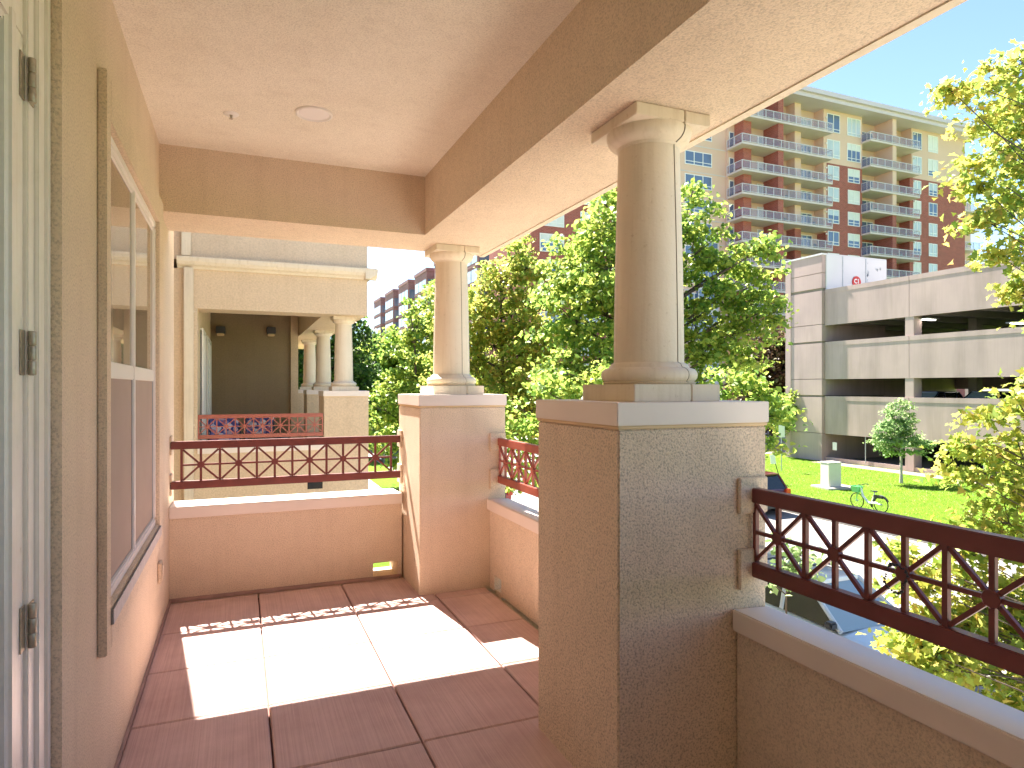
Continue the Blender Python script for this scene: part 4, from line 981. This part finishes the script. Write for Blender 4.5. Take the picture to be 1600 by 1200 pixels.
make_car('charcoal car on the middle garage deck, second right of the concrete column', (gx + 4.2, 23.8, E_ - 1.9), pi, (.03, .03, .035), False, 4.6, 1.84, 1.5, 'cars inside the garage')
make_car('brown car on the ground floor of the garage behind the low wall', (gx + 6.5, 26.0, LZ + .06), 0, (.12, .05, .03), False, 4.6, 1.84, 1.48, 'cars inside the garage')
make_car('dark car parked at the near kerb far up the street', (10.2, 47.0, SZ), pi / 2, (.02, .025, .03), True, 4.7, 1.86, 1.66, 'cars parked up the street')
make_car('silver car parked up the street, ahead of the dark one', (10.2, 36.0, SZ), pi / 2, (.55, .56, .57), False, 4.6, 1.82, 1.48, 'cars parked up the street')
make_car('red car parked nearest beyond the neighbouring wing', (10.3, 29.0, SZ), pi / 2, (.30, .02, .02), False, 4.6, 1.82, 1.46, 'cars parked up the street')
make_car('dark car at the kerb of the side street behind the white sign', (31, 43.9, SZ), 0, (.03, .03, .035), True, 4.7, 1.86, 1.6)

# ------------------------------------------------------------------ bicycle
p0 = at(1337, 776, 28.8); p1 = at(1379, 793, 27.6)
bdir = Vector((p1[0] - p0[0], p1[1] - p0[1], 0)); 
bk = empty('bicycle', ((p0[0] + p1[0]) / 2, (p0[1] + p1[1]) / 2, LZ - .004), math.atan2(-bdir.y, -bdir.x), 'green and white rental bicycle leaning on its stand on the lawn', 'bicycle')
WB, R_ = .58, .345      # front wheel at +x
for nm, x in (('front_wheel', WB), ('rear_wheel', -WB)):
    prof = [(R_ - .022 + .022 * cos(a), .022 * sin(a)) for a in [2 * pi * k / 8 for k in range(9)]]
    w = MB().lathe(prof, (x, 0, R_), 36, axis=1, caps=False).build(nm, 'black', bk, smooth=True)
    m = MB()
    for k in range(14):
        a = pi * 2 * k / 14; m.tube([(x, 0, R_), (x + (R_ - .04) * cos(a), 0, R_ + (R_ - .04) * sin(a))], .002, 4)
    m.lathe([(.0, -.05), (.035, -.05), (.035, .05), (0, .05)], (x, 0, R_), 12, axis=1, caps=False); m.build('spokes', 'grey', w)
MB().tube([(WB - .20, 0, .92), (.30, 0, .60), (.05, 0, .36), (-.10, 0, .32)], [.035, .05, .055, .04], 12).build('frame', 'silver', bk, smooth=True)
MB().tube([(-.12, 0, .32), (-.20, 0, .55), (-.28, 0, .82)], [.03, .025, .02], 10).build('seat_post', 'silver', bk, smooth=True)
MB().tube([(-.12, 0, .34), (-.36, .05, .38), (-WB, .05, R_)], [.045, .05, .03], 10).build('chain_stay', 'silver', bk, smooth=True)
MB().tube([(WB, .05, R_), (WB - .05, .05, .62), (WB - .17, .0, .78), (WB - .22, 0, 1.02)], [.02, .022, .028, .022], 10).build('fork', 'lime', bk, smooth=True)
MB().tube([(WB - .34, .30, 1.08), (WB - .22, .2, 1.08), (WB - .18, 0, 1.04), (WB - .22, -.2, 1.08), (WB - .34, -.30, 1.08)], .016, 8).build('handlebar', 'blackp', bk, smooth=True)
m = MB(); m.add([(WB - .12, -.16, .72), (WB + .14, -.13, .72), (WB + .14, .13, .72), (WB - .12, .16, .72), (WB - .16, -.20, .98), (WB + .22, -.18, .98), (WB + .22, .18, .98), (WB - .16, .20, .98)], [(0, 3, 2, 1), (0, 1, 5, 4), (1, 2, 6, 5), (2, 3, 7, 6), (3, 0, 4, 7)])
bs = m.build('basket', 'lime', bk); md = bs.modifiers.new('t', 'SOLIDIFY'); md.thickness = .015
MB().lathe([(0, -.03), (.06, -.03), (.10, -.01), (.11, .02), (.06, .035), (0, .03)], (-.30, 0, .86), 16, caps=False).box(-.22, -.10, -.03, .03, .845, .875).build('saddle', 'blackp', bk, smooth=True)
m = MB(); pts = []
for k in range(9):
    a = radians(10 + 18 * k); pts.append((-WB + (R_ + .035) * cos(a), 0, R_ + (R_ + .035) * sin(a)))
m.tube(pts, .03, 8); m.build('rear_mudguard', 'blackp', bk, smooth=True)
MB().box(-WB - .12, -.25, -.07, .07, .60, .72).build('battery_rack', 'blackp', bk, bevel=.02)
MB().tube([(-.05, .02, .30), (-.12, -.22, .0)], .012, 6).build('kickstand', 'blackp', bk)
MB().lathe([(0, -.02), (.09, -.02), (.09, .02), (0, .02)], (-.06, -.06, .31), 16, axis=1, caps=False).box(-.075, -.045, -.16, -.07, .15, .31).build('crank', 'blackp', bk, smooth=True)

# ------------------------------------------------------------------ utility box, signs
p = at(1298, 762, 34.6)
ub = empty('utility_box', (p[0], p[1], LZ), radians(-8), 'beige utility box on a concrete pad on the lawn', 'utility box')
MB().box(-.75, 1.05, -.75, .65, -.03, .09).build('concrete_pad', 'concrete', ub, bevel=.02)
MB().box(-.38, .38, -.33, .33, .09, 1.30).build('cabinet', 'box', ub, bevel=.02)
MB().box(-.40, .40, -.35, .35, 1.30, 1.37).build('lid', 'box', ub, bevel=.02)
MB().box(-.384, -.378, -.27, .27, .2, 1.2).build('cabinet_door', 'box', ub, bevel=.004)
p = at(1221, 712, 41.5)
sg = empty('street_sign', (p[0], p[1], LZ - .02), radians(-20), 'white rectangular sign on a thin grey pole beside the garage corner', 'sign')
MB().tube([(0, 0, 0), (0, 0, 2.9)], .03, 8).build('pole', 'grey', sg, smooth=True)
MB().box(-.20, .20, -.05, -.031, 2.15, 2.92).build('sign_plate', 'white', sg, bevel=.008)
p = at(1221, 742, 36)
sg = empty('small_sign', (p[0], p[1], LZ - .02), radians(-15), 'small leaning white sign on a dark stake at the lawn edge', 'sign')
MB().tube([(0, 0, 0), (-.42, 0, 1.35)], .025, 8).build('stake', 'blackp', sg, smooth=True)
MB().add([(-.62, -.03, 1.12), (-.32, -.03, 1.12), (-.40, -.03, 1.62), (-.70, -.03, 1.62), (-.62, .0, 1.12), (-.32, .0, 1.12), (-.40, .0, 1.62), (-.70, .0, 1.62)], [(0, 1, 2, 3), (7, 6, 5, 4), (0, 4, 5, 1), (1, 5, 6, 2), (2, 6, 7, 3), (3, 7, 4, 0)]).build('sign_plate', 'white', sg)
